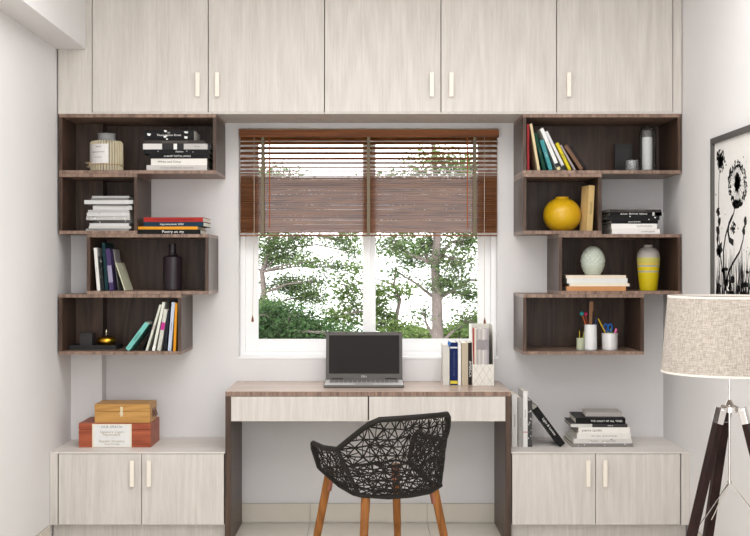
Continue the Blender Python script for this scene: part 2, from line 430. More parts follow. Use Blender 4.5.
GL = 'walnut shelf boxes left of the window'; GR = 'walnut shelf boxes right of the window'
L1 = shelf(59, 216.2, 114, 173.6, 'top walnut shelf box left of the window, holding the glass jar', 'r', GL)
L2 = shelf(59, 137.3, 173.6, 234, 'small walnut shelf box holding the white magazine pile', 'r', GL)
L3 = shelf(86.8, 208.7, 234, 294.3, 'walnut shelf box left of the window holding the dark bottle', 'r', GL)
L4 = shelf(59, 181.3, 294.3, 354.6, 'lowest walnut shelf box left of the window, holding the gold tealight holder', 'r', GL)
R1 = shelf(523, 681, 114, 173.6, 'top walnut shelf box right of the window, holding the glass dome', 'l', GR)
R2 = shelf(523, 601.7, 173.6, 234, 'small walnut shelf box holding the round yellow vase', 'l', GR)
R3 = shelf(558.7, 681, 234, 294.3, 'walnut shelf box holding the white textured vase and striped vase', 'l', GR)
R4 = shelf(523, 644, 294.3, 354.7, 'lowest walnut shelf box right of the window, holding the pen cups', 'l', GR)
L3T = H(234, UF); R3T = H(234, UF)

# ------------------------------------------------------------------ books
PAGE = mat((232, 226, 212), .8, name='page_paper', noise_amt=.1, scale=400, stretch=(1, .05, .05))
INKW = mat((235, 235, 232), .5, name='white_ink'); INKB = mat((30, 28, 30), .5, name='black_ink'); INKG = mat((120, 116, 110), .6, name='grey_ink'); INKY = mat((226, 196, 90), .5, name='gold_ink')
def book(label, col, px, floor, yf, t, h, d=.2, lean=0., lying=False, rz=0., group=None, word=None, ink=None, tsize=None, band=None, wpos=.5, soft=False, cat='book', photo=None):
    """standing: px = spine's bottom centre; lying: px = right end of the spine (or world x when tuple)"""
    m_ = mat(col, .5, name='book_cover', noise_amt=.08, scale=30, spec=.15)
    if lying: loc = (px, yf, floor+t/2+.0002); rot = (0, -math.pi/2, rz)
    else: loc = (px, yf, floor+t/2*abs(math.sin(lean))+.0002); rot = (0, lean, rz)
    b = thing('magazine' if soft else 'book', label, cat, loc, rot, group)
    c = .0009 if soft else .0022
    c = min(c, t*.2)
    hw = t/2
    m = MB(); 
    m.box(-hw, -hw+c, 0, d, 0, h); m.box(hw-c, hw, 0, d, 0, h); m.box(-hw+c, hw-c, 0, c, 0, h)
    m.build('cover', m_, b)
    i = .0004 if soft else .003
    MB().box(-hw+c, hw-c, c, d-i, i, h-i).build('page_block', PAGE, b)
    ts = tsize or t*.62
    if band:
        for z0, z1, bc in band: MB().box(-hw-.0003, hw+.0003, -.0004, .004, h*z0, h*z1).build('spine_band', mat(bc, .5, name='spine_print'), b)
    if word:
        text(word, ts, ink or INKW, b, (0, -.0005, h*(1-wpos)), (math.pi/2, math.pi/2, 0), squeeze=min(1.0, h*.8/(len(word)*ts*.6)))
    if photo:   # printed picture patches on the spine
        for k in range(photo):
            z = h*random.uniform(.05, .93); s_ = t*random.uniform(.12, .35); x_ = random.uniform(-hw+s_/2, hw-s_/2)
            MB().prism_y(-.0004, 0, [(x_-s_/2, z), (x_+s_/2*.7, z-s_*.3), (x_+s_/2, z+s_*1.1), (x_-s_/3, z+s_*.9)]).build('spine_picture', random.choice([INKW, INKG, INKW]), b)
    return b
def px2m(v, y): return v*(y-CAM_Y)/F
def stack(items, floor, yf, group):
    """items bottom to top: (px_left, px_right, thickness_px, colour, label, extra)"""
    z = floor
    for it in items:
        l, r, tp, col, lab = it[:5]; ex = dict(it[5]) if len(it) > 5 else {}
        y = yf+ex.pop('dy', 0)+(random.uniform(0, .018) if ex.get('soft') else 0)
        t = px2m(tp, y); xr = X(r, y)
        book(lab, col, xr, z, y, t-.0004, X(r, y)-X(l, y), ex.pop('d', .2), lying=True, group=group, **ex)
        z += t
def stand(items, floor, yf, group):
    """(bottom_px, top_px, thickness_px, py_top, colour, label, extra) bottom/top of the spine centre line"""
    th_px = [it[2] for it in items]
    for _ in range(3):                       # neighbours may touch, not enter one another
        for i in range(len(items)-1):
            a, b = items[i], items[i+1]
            zf = 265-(floor-EYE)*F/(yf-CAM_Y)
            def at(it, py): return it[0]+(it[1]-it[0])*(zf-py)/(zf-it[3])
            ptop = max(a[3], b[3])
            for py in (zf, ptop):
                sep = at(b, py)-at(a, py)
                cs = math.cos(math.atan2(abs(b[1]-b[0]), zf-b[3]))
                need = (th_px[i]+th_px[i+1])/2/cs
                if need > sep*.98 and sep > 0: f_ = max(.55, sep*.98/need); th_px[i] *= f_; th_px[i+1] *= f_
    for it, tp in zip(items, th_px):
        pb, pt, _t, py, col, lab = it[:6]; ex = dict(it[6]) if len(it) > 6 else {}
        y = yf+ex.pop('dy', 0)
        x0, x1 = X(pb, y), X(pt, y); dz = H(py, y)-floor
        L_ = math.hypot(x1-x0, dz); a = math.atan2(x1-x0, dz)
        book(lab, col, x0, floor, y, px2m(tp, y), L_, ex.pop('d', .2), lean=a, group=group, **ex)

yb_ = -.375
W = (225, 222, 218); K = (22, 21, 22)
g1 = 'books stacked in the top left shelf box'
stack([
 (146.5, 207, 5.4, (196, 192, 188), 'light grey book, lowest in the stack of the top left shelf box', dict(word='STUDIO INTERIORS ARCHIVE', ink=INKG, tsize=.012)),
 (151, 207, 6.6, (226, 222, 216), 'thick white book with black title under the black books, top left shelf box', dict(word='White and Other', ink=INKB, tsize=.016, wpos=.33)),
 (149.5, 209, 4.6, (18, 18, 19), 'thin black book with white capitals in the top left shelf box', dict(word='LUXURY HOTEL LIVING', tsize=.012, wpos=.47, rz=.02)),
 (143.5, 209, 4.6, (24, 24, 25), 'black picture book spine with pale photo patches in the top left shelf box', dict(word='Fashion', tsize=.012, wpos=.55, photo=3)),
 (143, 211, 5.6, (44, 43, 44), 'long black and white photo book jutting furthest right in the top left shelf box', dict(band=[(.72, 1.0, (210, 208, 205)), (.05, .4, (180, 178, 175)), (.5, .55, (225, 225, 220))], word='Avedon', ink=INKB, tsize=.009, wpos=.8)),
 (145, 204.5, 3.4, (62, 56, 54), 'thin dark grey book second from top in the top left shelf box', dict(word='CONTEMPORARY PHOTOGRAPHY', tsize=.008, ink=INKG)),
 (144, 194, 10.6, (24, 23, 24), 'thick black book with white scribbled print, topmost in the top left shelf box', dict(word='Monochrome Room', tsize=.014, photo=9, rz=-.03)),
], L1, yb_, g1)
g2 = 'white magazines stacked in the small left shelf box'
def mg(l, r, t, c, lab, **k): return (l, r, t, tuple(int(v*.88) for v in c), lab, dict(soft=True, cat='magazine', **k))
stack([
 mg(86, 129, 2.2, (205, 203, 200), 'bottom magazine of the white pile, flush with the shelf'),
 mg(89, 131, 2.4, (222, 220, 217), 'white magazine second from the bottom of the pile', rz=.03),
 mg(89.5, 129, 3.0, (232, 231, 229), 'white magazine just below the dark spined one in the pile'),
 mg(93, 131.5, 3.2, (92, 90, 90), 'dark grey spined magazine in the lower half of the white pile', rz=-.05, photo=4),
 mg(86.2, 130, 3.6, (215, 213, 211), 'speckled white magazine resting on the dark spined one', photo=5),
 mg(87, 129.5, 3.8, (228, 227, 225), 'thick white magazine with small black print, middle of the pile', photo=3, rz=.02),
 mg(88, 129, 2.8, (212, 210, 208), 'light magazine at mid height, end sticking out left'),
 mg(93, 132, 4.2, (230, 229, 227), 'white magazine shifted right in the upper pile', rz=.02),
 mg(95, 128, 1.6, (120, 118, 116), 'thin grey magazine beneath the widest white one'),
 mg(84, 133, 4.0, (238, 238, 237), 'widest white magazine, overhanging both ends near the top of the pile', rz=-.02),
 mg(91, 127, 2.0, (140, 138, 136), 'thin grey magazine just under the top one'),
 mg(92, 129, 2.2, (205, 204, 202), 'topmost magazine of the white pile'),
], L2, yb_, g2)
g3 = 'colourful books stacked beside the small left shelf box'
stack([
 (138, 200.5, 4.6, (16, 17, 16), 'black book with white handwritten title, bottom of the coloured stack', dict(word='Poetry on my', tsize=.019, wpos=.56, d=.24)),
 (136, 197.5, 3.0, (224, 152, 40), 'orange yellow book between black and blue ones', dict(d=.26, rz=-.03)),
 (143.5, 203.5, 4.6, (20, 48, 66), 'navy blue book with white title under the red book', dict(word='Impressionism 2020', tsize=.014, wpos=.47, d=.25, rz=-.02)),
 (143.5, 203, 4.6, (160, 44, 40), 'dark red book on top of the coloured stack', dict(word='THE RED HOUSE OF COLOUR AND FORM', tsize=.010, ink=mat((70, 20, 20), .6, name='maroon_ink'), d=.25, rz=-.02)),
], L3T, yb_, g3)
g4 = 'books leaning in the shelf box beside the dark bottle'
stand([
 (98.6, 95.2, 3.2, 248, (222, 220, 216), 'slim white book leaning at the far left beside the dark bottle', dict(word='VENICE', ink=INKB, tsize=.006)),
 (103, 99.8, 2.8, 256.5, (28, 32, 32), 'short black speckled book between the white and teal ones', dict(photo=8)),
 (106.8, 103.4, 3.6, 243, (14, 46, 52), 'tall dark teal book in the leaning row', {}),
 (111.6, 107.6, 4.8, 249, (66, 52, 92), 'purple book in the leaning row', dict(band=[(.2, .6, (140, 134, 160))])),
 (118.4, 113.4, 3.0, 249.5, (158, 156, 156), 'grey book showing behind the cream leaning one', dict(dy=.06, d=.14)),
 (125, 115.6, 6.2, 263, (196, 196, 172), 'short cream green book leaning most steeply, end of the row', {}),
], L3, yb_, g4)
g5 = 'books leaning in the lowest left shelf box'
stand([
 (127.2, 147, 4.4, 324.5, (116, 188, 178), 'short turquoise book leaning far over, black title', dict(word='MODERN', ink=INKB, tsize=.012)),
 (141.6, 153.6, 2.6, 322, (24, 22, 22), 'short black book behind the turquoise one', dict(dy=.02)),
 (146.5, 160.6, 4.4, 305, (206, 208, 196), 'tall off-white book leaning next to the black one', dict(word='design', ink=mat((150,40,60), .6, name='red_ink'), tsize=.01)),
 (153.3, 163.8, 2.6, 302.5, (216, 218, 206), 'thin tall pale book, tallest of the leaning row', dict(band=[(0, .1, (240, 240, 236))])),
 (158.6, 165.8, 4.0, 309.5, (200, 200, 190), 'pale book with a magenta patch on its spine', dict(band=[(.5, .68, (180, 40, 130))])),
 (165, 168.6, 2.6, 311, (34, 38, 46), 'thin dark blue-black book, near the right end of the row', dict(dy=.01)),
 (169.4, 173.4, 3.8, 302.5, (186, 196, 212), 'pale blue book beside the orange one', dict(word='BLUE NOTES', ink=INKG, tsize=.007)),
 (174.4, 176.3, 2.8, 303, (222, 148, 32), 'orange book at the right end of the row', {}),
], L4, yb_, g5)
g6 = 'books leaning in the top right shelf box'
stand([
 (528.2, 528.1, 2.8, 124, (150, 40, 44), 'upright red book against the left side of the top right shelf box', dict(word='HISTORY OF ART', ink=mat((90,15,20), .6, name='deep_red_ink'), tsize=.006)),
 (538.9, 530.9, 4.0, 124, (206, 188, 148), 'tall tan book leaning on the red one', dict(band=[(0, 1, (206, 188, 148))])),
 (544.6, 535.4, 3.8, 134, (12, 62, 48), 'dark green book between the tan and teal ones', dict(word='FOREST', ink=INKG, tsize=.007)),
 (551, 541.6, 3.8, 140.5, (64, 138, 142), 'teal book leaning beside the dark green one', dict(word='OCEANS', tsize=.007)),
 (559.2, 541.6, 4.0, 129, (226, 225, 222), 'white book with black and cream spine foot, tallest of the leaning group', dict(band=[(.07, .16, (20, 20, 20)), (0, .07, (214, 200, 150))], word='architecture now', ink=INKG, tsize=.006, wpos=.4)),
 (565.2, 546.3, 3.2, 132, (216, 214, 216), 'second white book with dark foot leaning right of the first', dict(dy=.012, band=[(0, .12, (28, 26, 30))])),
 (570, 556.9, 4.0, 143.5, (206, 188, 40), 'bright yellow book in the top right shelf box', dict(word='YELLOW', ink=INKG, tsize=.007)),
 (575, 560.6, 2.8, 145.5, (150, 138, 138), 'thin mauve grey book after the yellow one', {}),
 (582, 565.6, 3.6, 146.5, (112, 84, 66), 'brown book leaning near the right end of the row', {}),
 (587, 570, 3.0, 147, (34, 28, 28), 'black book at the right end of the leaning row', {}),
], R1, yb_, g6)
# tan book next to the yellow vase
book('thick tan book with dark title standing beside the round yellow vase', (206, 176, 120), X(589.6, -.34), R2, -.34, px2m(6.0, -.34), H(185.5, -.34)-R2, .10, lean=.055, rz=.2, word='COTTON', ink=mat((50,60,40), .6, name='olive_ink'), tsize=.014)
g7 = 'books stacked beside the small right shelf box'
stack([
 (612, 660, 5.2, (226, 223, 220), 'white book with dots at its ends, bottom of the stack', dict(word='a studio journal', ink=INKG, tsize=.01, wpos=.75, d=.26)),
 (611.5, 657, 5.2, (230, 228, 225), 'white book with small grey title, second from bottom', dict(word='WHITE ROOMS', ink=INKG, tsize=.011, wpos=.72, d=.26)),
 (611, 658, 3.6, (20, 20, 21), 'thin black book lying on the two white ones', dict(word='BLACK EDITION', tsize=.008, wpos=.5, d=.25)),
 (607, 659.5, 4.4, (26, 26, 27), 'black book with faint marks at mid height', dict(photo=3, d=.27, rz=-.03)),
 (610, 663, 3.4, (18, 18, 18), 'black book with white capitals, jutting furthest right', dict(word='BLACK  EDITION  DESIGN', tsize=.011, wpos=.45, d=.24, band=[(0, .2, (190, 190, 186)), (.02, .16, (20, 20, 20))])),
 (609, 661, 2.8, (56, 52, 50), 'thin charcoal book on top of the black stack', dict(word='PHOTOGRAPHY OF THE NIGHT', ink=INKG, tsize=.007, d=.24, rz=.03)),
], R3T, yb_, g7)
g8 = 'books stacked under the white textured vase'
stack([
 (566.5, 626, 4.6, (196, 140, 92), 'tan orange book at the bottom beneath the textured vase', dict(d=.24)),
 (569.5, 629.5, 2.9, (226, 216, 196), 'thin cream book jutting right above the tan orange one', dict(d=.22)),
 (567, 627.5, 5.2, (216, 216, 212), 'thick white grey book beneath the top cream one', dict(d=.24)),
 (566, 626, 3.0, (222, 208, 190), 'thin cream book directly under the textured vase', dict(d=.24)),
], R3, yb_, g8)
Z8 = R3+px2m(15.7, yb_)
# books on the right low cabinet
yr = -.36
g9 = 'books standing by the right side of the desk'
stand([
 (514.6, 514.6, 5.6, 394.5, (214, 212, 208), 'white book standing against the desk side, thin black lettering', dict(word='ENCYCLOPEDIA', ink=INKB, tsize=.008, dy=.0)),
 (520.6, 520.6, 4.6, 398, (160, 157, 153), 'grey book standing second from the desk side', dict(word='ART  PRESS', ink=INKG, tsize=.008)),
 (525.4, 525.4, 4.4, 391.5, (228, 226, 223), 'tall white book with a red dot on its spine', dict(word='SCULPTURE', ink=INKB, tsize=.007, wpos=.4, band=[(.262, .275, (180, 40, 40))])),
 (530, 530, 4.2, 400.5, (70, 68, 68), 'black and white patterned book standing before the leaning one', dict(photo=14)),
], LZ, yr, g9)
stand([(562.8, 535.2, 6.2, 410, (20, 20, 21), 'black book leaning on the standing books, white title', dict(word='Light & Lenses', tsize=.017, wpos=.5))], LZ, yr, g9)
g10 = 'books stacked on the right low cabinet'
stack([
 (572, 633, 3.6, (128, 125, 122), 'thin grey book at the bottom of the low cabinet stack', dict(photo=4, d=.27)),
 (573.5, 632, 4.6, (204, 201, 197), 'light grey printed book second from bottom on the low cabinet', dict(word='STUDIO      GALLERY ART', ink=INKG, tsize=.011, photo=3, d=.26, rz=.01)),
 (577, 631, 5.4, (222, 219, 214), 'off-white book with faint capitals mid-stack on the low cabinet', dict(word='THE  NEW  ARCHITECTURE', ink=INKG, tsize=.010, d=.25)),
 (578.5, 630, 6.0, (230, 227, 221), 'thick white book with lowercase black title mid-stack', dict(word='pierre cardin', ink=INKB, tsize=.018, wpos=.26, d=.24)),
 (571, 627.5, 3.2, (60, 58, 58), 'black and white striped edged book under the black top one', dict(band=[(.62, 1, (196, 194, 190))], word='BERLIN', tsize=.008, wpos=.7, d=.26, rz=-.04)),
 (576, 625.5, 6.0, (17, 17, 18), 'black book with white capitals near the top on the low cabinet', dict(word='THE GREAT OF ALL TIMES', tsize=.013, wpos=.62, d=.26, rz=-.04)),
 (586, 622, 4.0, (176, 170, 165), 'pale grey book on top of the low cabinet stack', dict(dy=.06, d=.17, rz=-.06)),
], LZ, yr, g10)
# books on the desk
yd = -.215
g11 = 'books standing on the desk beside the file holder'
stand([
 (446.3, 446.3, 6.4, 345, (206, 203, 196), 'pale grey book at the left end on the desk', dict(d=.16)),
 (454, 454, 7.4, 342.5, (20, 32, 84), 'dark blue book on the desk with yellow foot label', dict(word='THE COMPLETE GUIDE', ink=mat((70, 90, 120), .5, name='blue_ink'), tsize=.012, wpos=.5, band=[(.03, .10, (214, 196, 60)), (.86, .9, (220, 220, 225))], d=.16)),
 (459.5, 459.5, 2.8, 343.5, (236, 235, 232), 'thin white book between the blue and beige ones', dict(d=.15)),
 (464.8, 464.8, 6.6, 342.8, (186, 174, 152), 'beige book on the desk', dict(d=.16)),
 (470.2, 470.2, 4.2, 342.8, (44, 34, 32), 'dark brown book with white capitals beside the file holder', dict(word='AMERICA', tsize=.019, wpos=.62, d=.16)),
], DZ, yd, g11)
fm = tag(MB().box(X(448.4, yd-.002), X(450.6, yd-.002), yd-.012, yd-.0015, H(344.5, yd), H(341.6, yd)).box(X(448.4, yd-.002), X(449.2, yd-.002), yd-.012, yd+.05, H(346.5, yd), H(341.6, yd)).build('page_marker', mat((60, 130, 210), .5, name='blue_tab')), 'blue page marker tab at the top of the dark blue book', 'bookmark')

# magazine file holder
fy = -.25
fa, fb = X(472.6, fy), X(494, fy); fz0 = DZ; fzl = H(364.5, fy); fzt = H(325, fy+.2)
FILEM = mat((226, 223, 214), .55, name='file_card')
fo = thing('magazine_file', 'white file holder with diamond pattern front, full of magazines', 'file holder', ((fa+fb)/2, fy, DZ+.0003))
fw = (fb-fa)/2
m = MB(); t = .003; fd = .22
hf, ht = fzl-DZ, H(325, fy+.05)-DZ
m.box(-fw, fw, 0, t, 0, hf); m.box(-fw, fw, fd-t, fd, 0, ht); m.box(-fw+t, fw-t, t, fd-t, 0, t)
for x0 in (-fw, fw-t): m.prism_x(x0, x0+t, [(t, 0), (fd-t, 0), (fd-t, ht), (.055, ht), (t, hf)])
m.build('body', FILEM, fo)
pm = MB()
for k in range(-3, 6):
    for s in (1, -1):
        # diagonal ribs clipped to the front rectangle
        pts = []
        for q in range(21):
            z = hf*q/20; x = -fw+ (k*2*fw/3) + s*z*.62*1.0 + (0 if s == 1 else hf*.62)
            if -fw+.001 < x < fw-.001: pts.append((x, -.0006, z))
        if len(pts) > 1: pm.tube([pts[0], pts[-1]], .0007, 4)
pm.build('diamond_pattern', mat((178, 172, 162), .6, name='pattern_ink'), fo)
cx_ = -fw+.006
cols = [(200, 60, 40), (214, 208, 196), (176, 170, 166), (206, 202, 198), (186, 180, 178), (212, 208, 204), (190, 184, 184), (170, 164, 168), (204, 200, 198)]
k = 0
while cx_ < fw-.012:
    tt = .0105 if k else .004
    wx = fo.location.x+cx_+tt/2
    labs = ['red-edged magazine at the left in the white file holder', 'cream magazine beside the red-edged one in the file holder']
    o = book(labs[k] if k < 2 else 'grey striped magazine standing in the white file holder, %s' % ['left of centre', 'middle', 'right of centre', 'second from its right side', 'at its right side', 'edge'][min(k-2, 5)],
             cols[k % 9], wx, DZ+.0035, fy+.012+.003*(k % 2), tt-.0006, H(328 + (k % 3)*.5, fy+.01)-DZ-.004, .18, group='magazines in the file holder', soft=True, cat='magazine',
             band=[(.62, .80, (150, 144, 146))] if k > 1 else None)
    cx_ += tt; k += 1
    if k > 7: break

# ------------------------------------------------------------------ shelf decorations
# ribbed jar with label and twine
y = -.25; jx = X(106.7, y)
j = thing('storage_jar', 'glass jar wrapped in cream sticks with a paper label and twine bow', 'jar', (jx, y, L1))
R_ = px2m(15.4, y); hb = H(140.5, y)-L1
m = MB().lathe([(R_*.93, 0), (R_*.94, .01), (R_*.94, hb*.9), (R_*.75, hb*.98), (R_*.58, hb)], n=32); m.build('glass_body', glass_mat('jar_glass', (.9, .92, .9), haze=.35), j, smooth=True)
m = MB()
for k in range(34):
    a = 2*math.pi*k/34; m.tube([(R_*math.cos(a), R_*math.sin(a), .006), (R_*math.cos(a), R_*math.sin(a), hb*.9+.004*math.sin(k*5)), (R_*.9*math.cos(a), R_*.9*math.sin(a), hb*.95)], .0052, 6)
m.build('stick_wrap', mat((206, 194, 164), .7, name='cream_sticks'), j, kind='stuff')
MB().lathe([(R_*.56, hb*.95), (R_*.56, hb+.028), (R_*.6, hb+.03), (R_*.6, hb+.034), (R_*.2, hb+.035)], n=28).build('lid', glass_mat('frost_glass', (.75, .77, .77), rough=.2, haze=.3), j, smooth=True)
def curved(name, r, a0, a1, z0, z1, material, parent, n=10, th=.0006):
    m = MB()
    for k in range(n):
        a = a0+(a1-a0)*k/n; b = a0+(a1-a0)*(k+1)/n
        P_ = lambda q, rr, z: (rr*math.cos(q), rr*math.sin(q), z)
        m.hexa([P_(a, r, z0), P_(b, r, z0), P_(b, r+th, z0), P_(a, r+th, z0), P_(a, r, z1), P_(b, r, z1), P_(b, r+th, z1), P_(a, r+th, z1)])
    return m.build(name, material, parent)
curved('label', R_+.0056, math.radians(178), math.radians(288), hb*.25, hb*.85, mat((226, 222, 220), .6, name='label_paper'), j)
for q, (s, sz) in enumerate((('BEACH', .010), ('Spectrum Essence', .0095), ('natural fragrance', .006))):
    text(s, sz, INKB, j, (-.024, -R_*.96-.0085, hb*(.76-.16*q)), (math.pi/2, 0, math.radians(-22)))
MB().tube([((R_+.007)*math.cos(a*math.pi/12), (R_+.007)*math.sin(a*math.pi/12), hb*.22+.001*math.sin(a)) for a in range(24)], .0025, 6, closed=True).build('twine', mat((190, 165, 130), .9, name='twine'), j)
m = MB()
for s in ((-.028, .008), (-.022, -.012), (-.006, .012)):
    c = Vector((-R_*.85, -R_*.72, hb*.22)); m.tube([c, c+Vector((s[0]*.5, -.004, s[1]+.004)), c+Vector((s[0], -.004, s[1])), c+Vector((s[0]*.6, -.003, s[1]-.005)), c], .0016, 5)
m.build('twine_bow', mat((200, 178, 145), .9, name='twine_pale'), j)
# dark bottle
y = -.24
b = thing('bottle', 'tall dark translucent glass bottle with flat shoulders', 'bottle', (X(172.6, y), y, L3))
r = px2m(9.4, y); hs = H(256, y)-L3; ht = H(243.5, y)-L3
BT = mat((42, 33, 38), .3, name='smoked_glass', noise_amt=.02, spec=.3)
MB().lathe([(r*.9, 0), (r, .004), (r, hs-.012), (r*.93, hs-.004), (r*.7, hs), (r*.36, hs+.004), (r*.33, hs+.012), (r*.33, hs+.018)], n=32).build('body', BT, b, smooth=True)
MB().lathe([(r*.30, hs+.016), (r*.42, hs+.017), (r*.42, ht-.002), (r*.38, ht)], n=24).build('stopper', BT, b, smooth=True)
MB().lathe([(r*.36, hs+.003), (r*.50, hs+.006), (r*.50, hs+.012), (r*.36, hs+.015)], n=24).build('collar', BT, b, smooth=True)
# tray, box, gold tealight
y = -.22
tr = thing('tray', 'low black rectangular tray in the lowest left shelf box', 'tray', (X(95.7, y), y, L4))
hw = px2m(23.5, y)-.0; th = px2m(4.6, y)
m = MB().box(-hw, hw, -.07, .09, 0, th*.75); m.box(-hw, hw, -.07, -.064, th*.75, th); m.box(-hw, hw, .084, .09, th*.75, th); m.box(-hw, -hw+.006, -.064, .084, th*.75, th); m.box(hw-.006, hw, -.064, .084, th*.75, th)
m.build('tray_body', mat((38, 37, 38), .5, name='black_tray'), tr)
bx_ = thing('trinket_box', 'small dark lidded box on the black tray', 'box', (X(87.5, y), y+.0, L4+th*.75+.0002))
hw = px2m(6.4, y); hh = H(333, y)-L4-th*.75
KB = mat((52, 50, 50), .5, name='charcoal_box')
MB().box(-hw*.93, hw*.93, -hw*.93, hw*.93, 0, hh*.83).build('body', KB, bx_, bevel=.001); MB().box(-hw, hw, -hw, hw, hh*.83, hh).build('lid', KB, bx_, bevel=.0015)
tl = thing('tealight_holder', 'squat gold tealight holder with a pointed finial on the black tray', 'candle holder', (X(106.3, y-.01), y-.01, L4+th*.75+.0002))
r = px2m(9.8, y); GOLD = mat((214, 164, 56), .28, 1., 'brushed_gold', noise_amt=.1); DB = mat((30, 24, 20), .3, 0., 'dark_bronze')
MB().lathe([(r*.45, 0), (r*.82, .007), (r*.98, .020), (r*.98, .030), (r*.84, .042), (r*.5, .050)], n=36).build('bowl', GOLD, tl, smooth=True)
MB().lathe([(r*.66, .0455), (r*.68, .048), (r*.4, .053), (r*.12, .054)], n=36).build('lid', DB, tl, smooth=True)
MB().lathe([(.004, .053), (.0035, .060), (.006, .067), (.0055, .073), (.002, .082)], n=14).build('finial', mat((200, 190, 170), .25, 1., 'pale_metal'), tl, smooth=True)

# top right box: dark case, small glass, dome with candle
y = -.16
o = thing('picture_case', 'dark flat case standing at the back of the top right shelf box', 'case', (X(623.5, y), y, R1))
hw = px2m(8.6, y); hh = H(144, y)-R1
MB().box(-hw, hw, 0, .02, 0, hh).build('panel', mat((24, 24, 25), .4, name='black_lacquer'), o, bevel=.001)
MB().box(-hw*.82, hw*.82, -.001, 0, hh*.06, hh*.94).build('inset', mat((34, 34, 35), .25, name='black_gloss'), o)
y = -.27
g_ = thing('tealight_glass', 'short clear glass tumbler beside the glass dome', 'glass', (X(632, y), y, R1))
r = px2m(6.3, y); hh = H(160.5, y)-R1
MB().lathe([(r*.9, 0), (r, .004), (r, hh), (r*.92, hh), (r*.9, .008), (.001, .008)], n=28, cap=False).build('tumbler', glass_mat('tumbler_glass', (.95, .97, .97), haze=.16), g_, smooth=True)
y = -.24
dm = thing('glass_dome', 'narrow clear glass dome standing over a white candle', 'cloche', (X(647.7, y), y, R1))
r = px2m(8.6, y); hd = H(125.5, y)-R1
MB().lathe([(r*1.02, 0), (r*1.02, .01), (r*.9, .012)], n=32).build('base', mat((30, 28, 28), .4, name='dark_base'), dm, smooth=True)
prof = [(r*.97, .012), (r*.97, hd-r)]+[(r*.97*math.cos(a*math.pi/16), hd-r+r*math.sin(a*math.pi/16)) for a in range(1, 8)]+[(.001, hd)]
MB().lathe(prof, n=32, cap=False).build('dome', glass_mat('dome_glass', (.90, .91, .91), haze=.02, ior=1.2), dm, smooth=True)
r2 = px2m(5.1, y); hc = H(137.5, y)-R1
cd = thing('pillar_candle', 'white pillar candle with printed scale inside the glass dome', 'candle', (X(647.2, y), y, R1+.0125))
MB().lathe([(r2, 0), (r2, hc-.0125)], n=28).build('wax', mat((222, 222, 220), .5, name='white_wax'), cd, smooth=True)
MB().lathe([(r2*.95, hc-.0125), (r2*.95, hc+.008), (r2*.8, hc+.022), (r2*.4, hc+.026)], n=28).build('cap', mat((120, 118, 116), .5, name='grey_cap'), cd, smooth=True)
m = MB()
for k in range(9): m.box(-r2*.88, -r2*.88+(.008 if k % 2 else .005), -r2*.62, -r2*.55, .02+k*.0125, .0215+k*.0125)
m.build('scale_mark', INKG, cd)
# yellow vase
y = -.24
v = thing('vase', 'glossy yellow vase, round and squat with a small neck', 'vase', (X(562, y), y, R2))
r = px2m(18.9, y); hh = H(197, y)-R2
prof = [(r*.42, 0)]
for k in range(1, 16):
    a = -1.18+2.36*k/16; prof.append((r*math.cos(a)**.92, hh*.47*(1+math.sin(a)/math.sin(1.18))))
prof += [(r*.36, hh*.95), (r*.33, hh*.965), (r*.34, hh*.985), (r*.35, hh), (r*.30, hh), (r*.29, hh*.9)]
MB().lathe(prof, n=48).build('body', mat((208, 164, 24), .28, name='yellow_glaze', coat=.3), v, smooth=True)
# pinecone textured vase
y = -.27
v = thing('vase', 'pale green-grey egg shaped vase with carved scales, on the cream books', 'vase', (X(592.8, y), y, Z8+.0002))
r = px2m(11.8, y); hh = H(246.5, y)-Z8
m = MB(); nr, nk = 44, 96; vv = []; ff = []
for i in range(nr+1):
    t = i/nr; rr = r*(.62+.38*math.sin(math.pi/2*min(1, t/.42))) if t < .42 else r*math.sqrt(max(.03, 1-((t-.42)/.60)**2.1))
    for k in range(nk):
        a = 2*math.pi*k/nk; bump_ = 0
        if t > .42: bump_ = .045*(abs(math.sin(a*8+(t*19)))*abs(math.sin(a*8-(t*19))))**.7 - .02
        else: bump_ = .008*math.sin(t*60)
        q = rr*(1+bump_*2.2); vv.append((q*math.cos(a), q*math.sin(a), hh*t))
for i in range(nr):
    for k in range(nk): ff.append((i*nk+k, i*nk+(k+1) % nk, (i+1)*nk+(k+1) % nk, (i+1)*nk+k))
ff.append(tuple(range(nk))[::-1]); ff.append(tuple(range(nr*nk, (nr+1)*nk)))
m.add(vv, ff); m.build('body', mat((190, 198, 184), .4, name='celadon', coat=.2), v, smooth=True)
# striped vase
y = -.25
v = thing('vase', 'tall grey and yellow striped vase in the right shelf box', 'vase', (X(648.4, y), y, R3))
r = px2m(11.4, y); hh = H(245, y)-R3
prof_full = [(0, .72), (.03, .76), (.25, .86), (.5, .95), (.68, 1.0), (.78, .98), (.86, .88), (.92, .66), (.945, .42), (.96, .36), (.99, .38), (1, .40)]
def pr(t):
    for (a, b), (c, d) in zip(prof_full, prof_full[1:]):
        if a <= t <= c: return b+(d-b)*(t-a)/(c-a)
    return .4
bands = [(0, .40, (206, 184, 20)), (.40, .435, (170, 166, 158)), (.435, .52, (212, 190, 24)), (.52, .56, (170, 166, 158)), (.56, .60, (214, 186, 70)), (.60, .72, (192, 184, 96)), (.72, 1.0, (172, 166, 160))]
for a, b, c in bands:
    n = max(2, int((b-a)*26)); MB().lathe([(r*pr(a+(b-a)*k/n), hh*(a+(b-a)*k/n)) for k in range(n+1)], n=36).build('glaze_band', mat(c, .45, name='vase_glaze'), v, smooth=True)
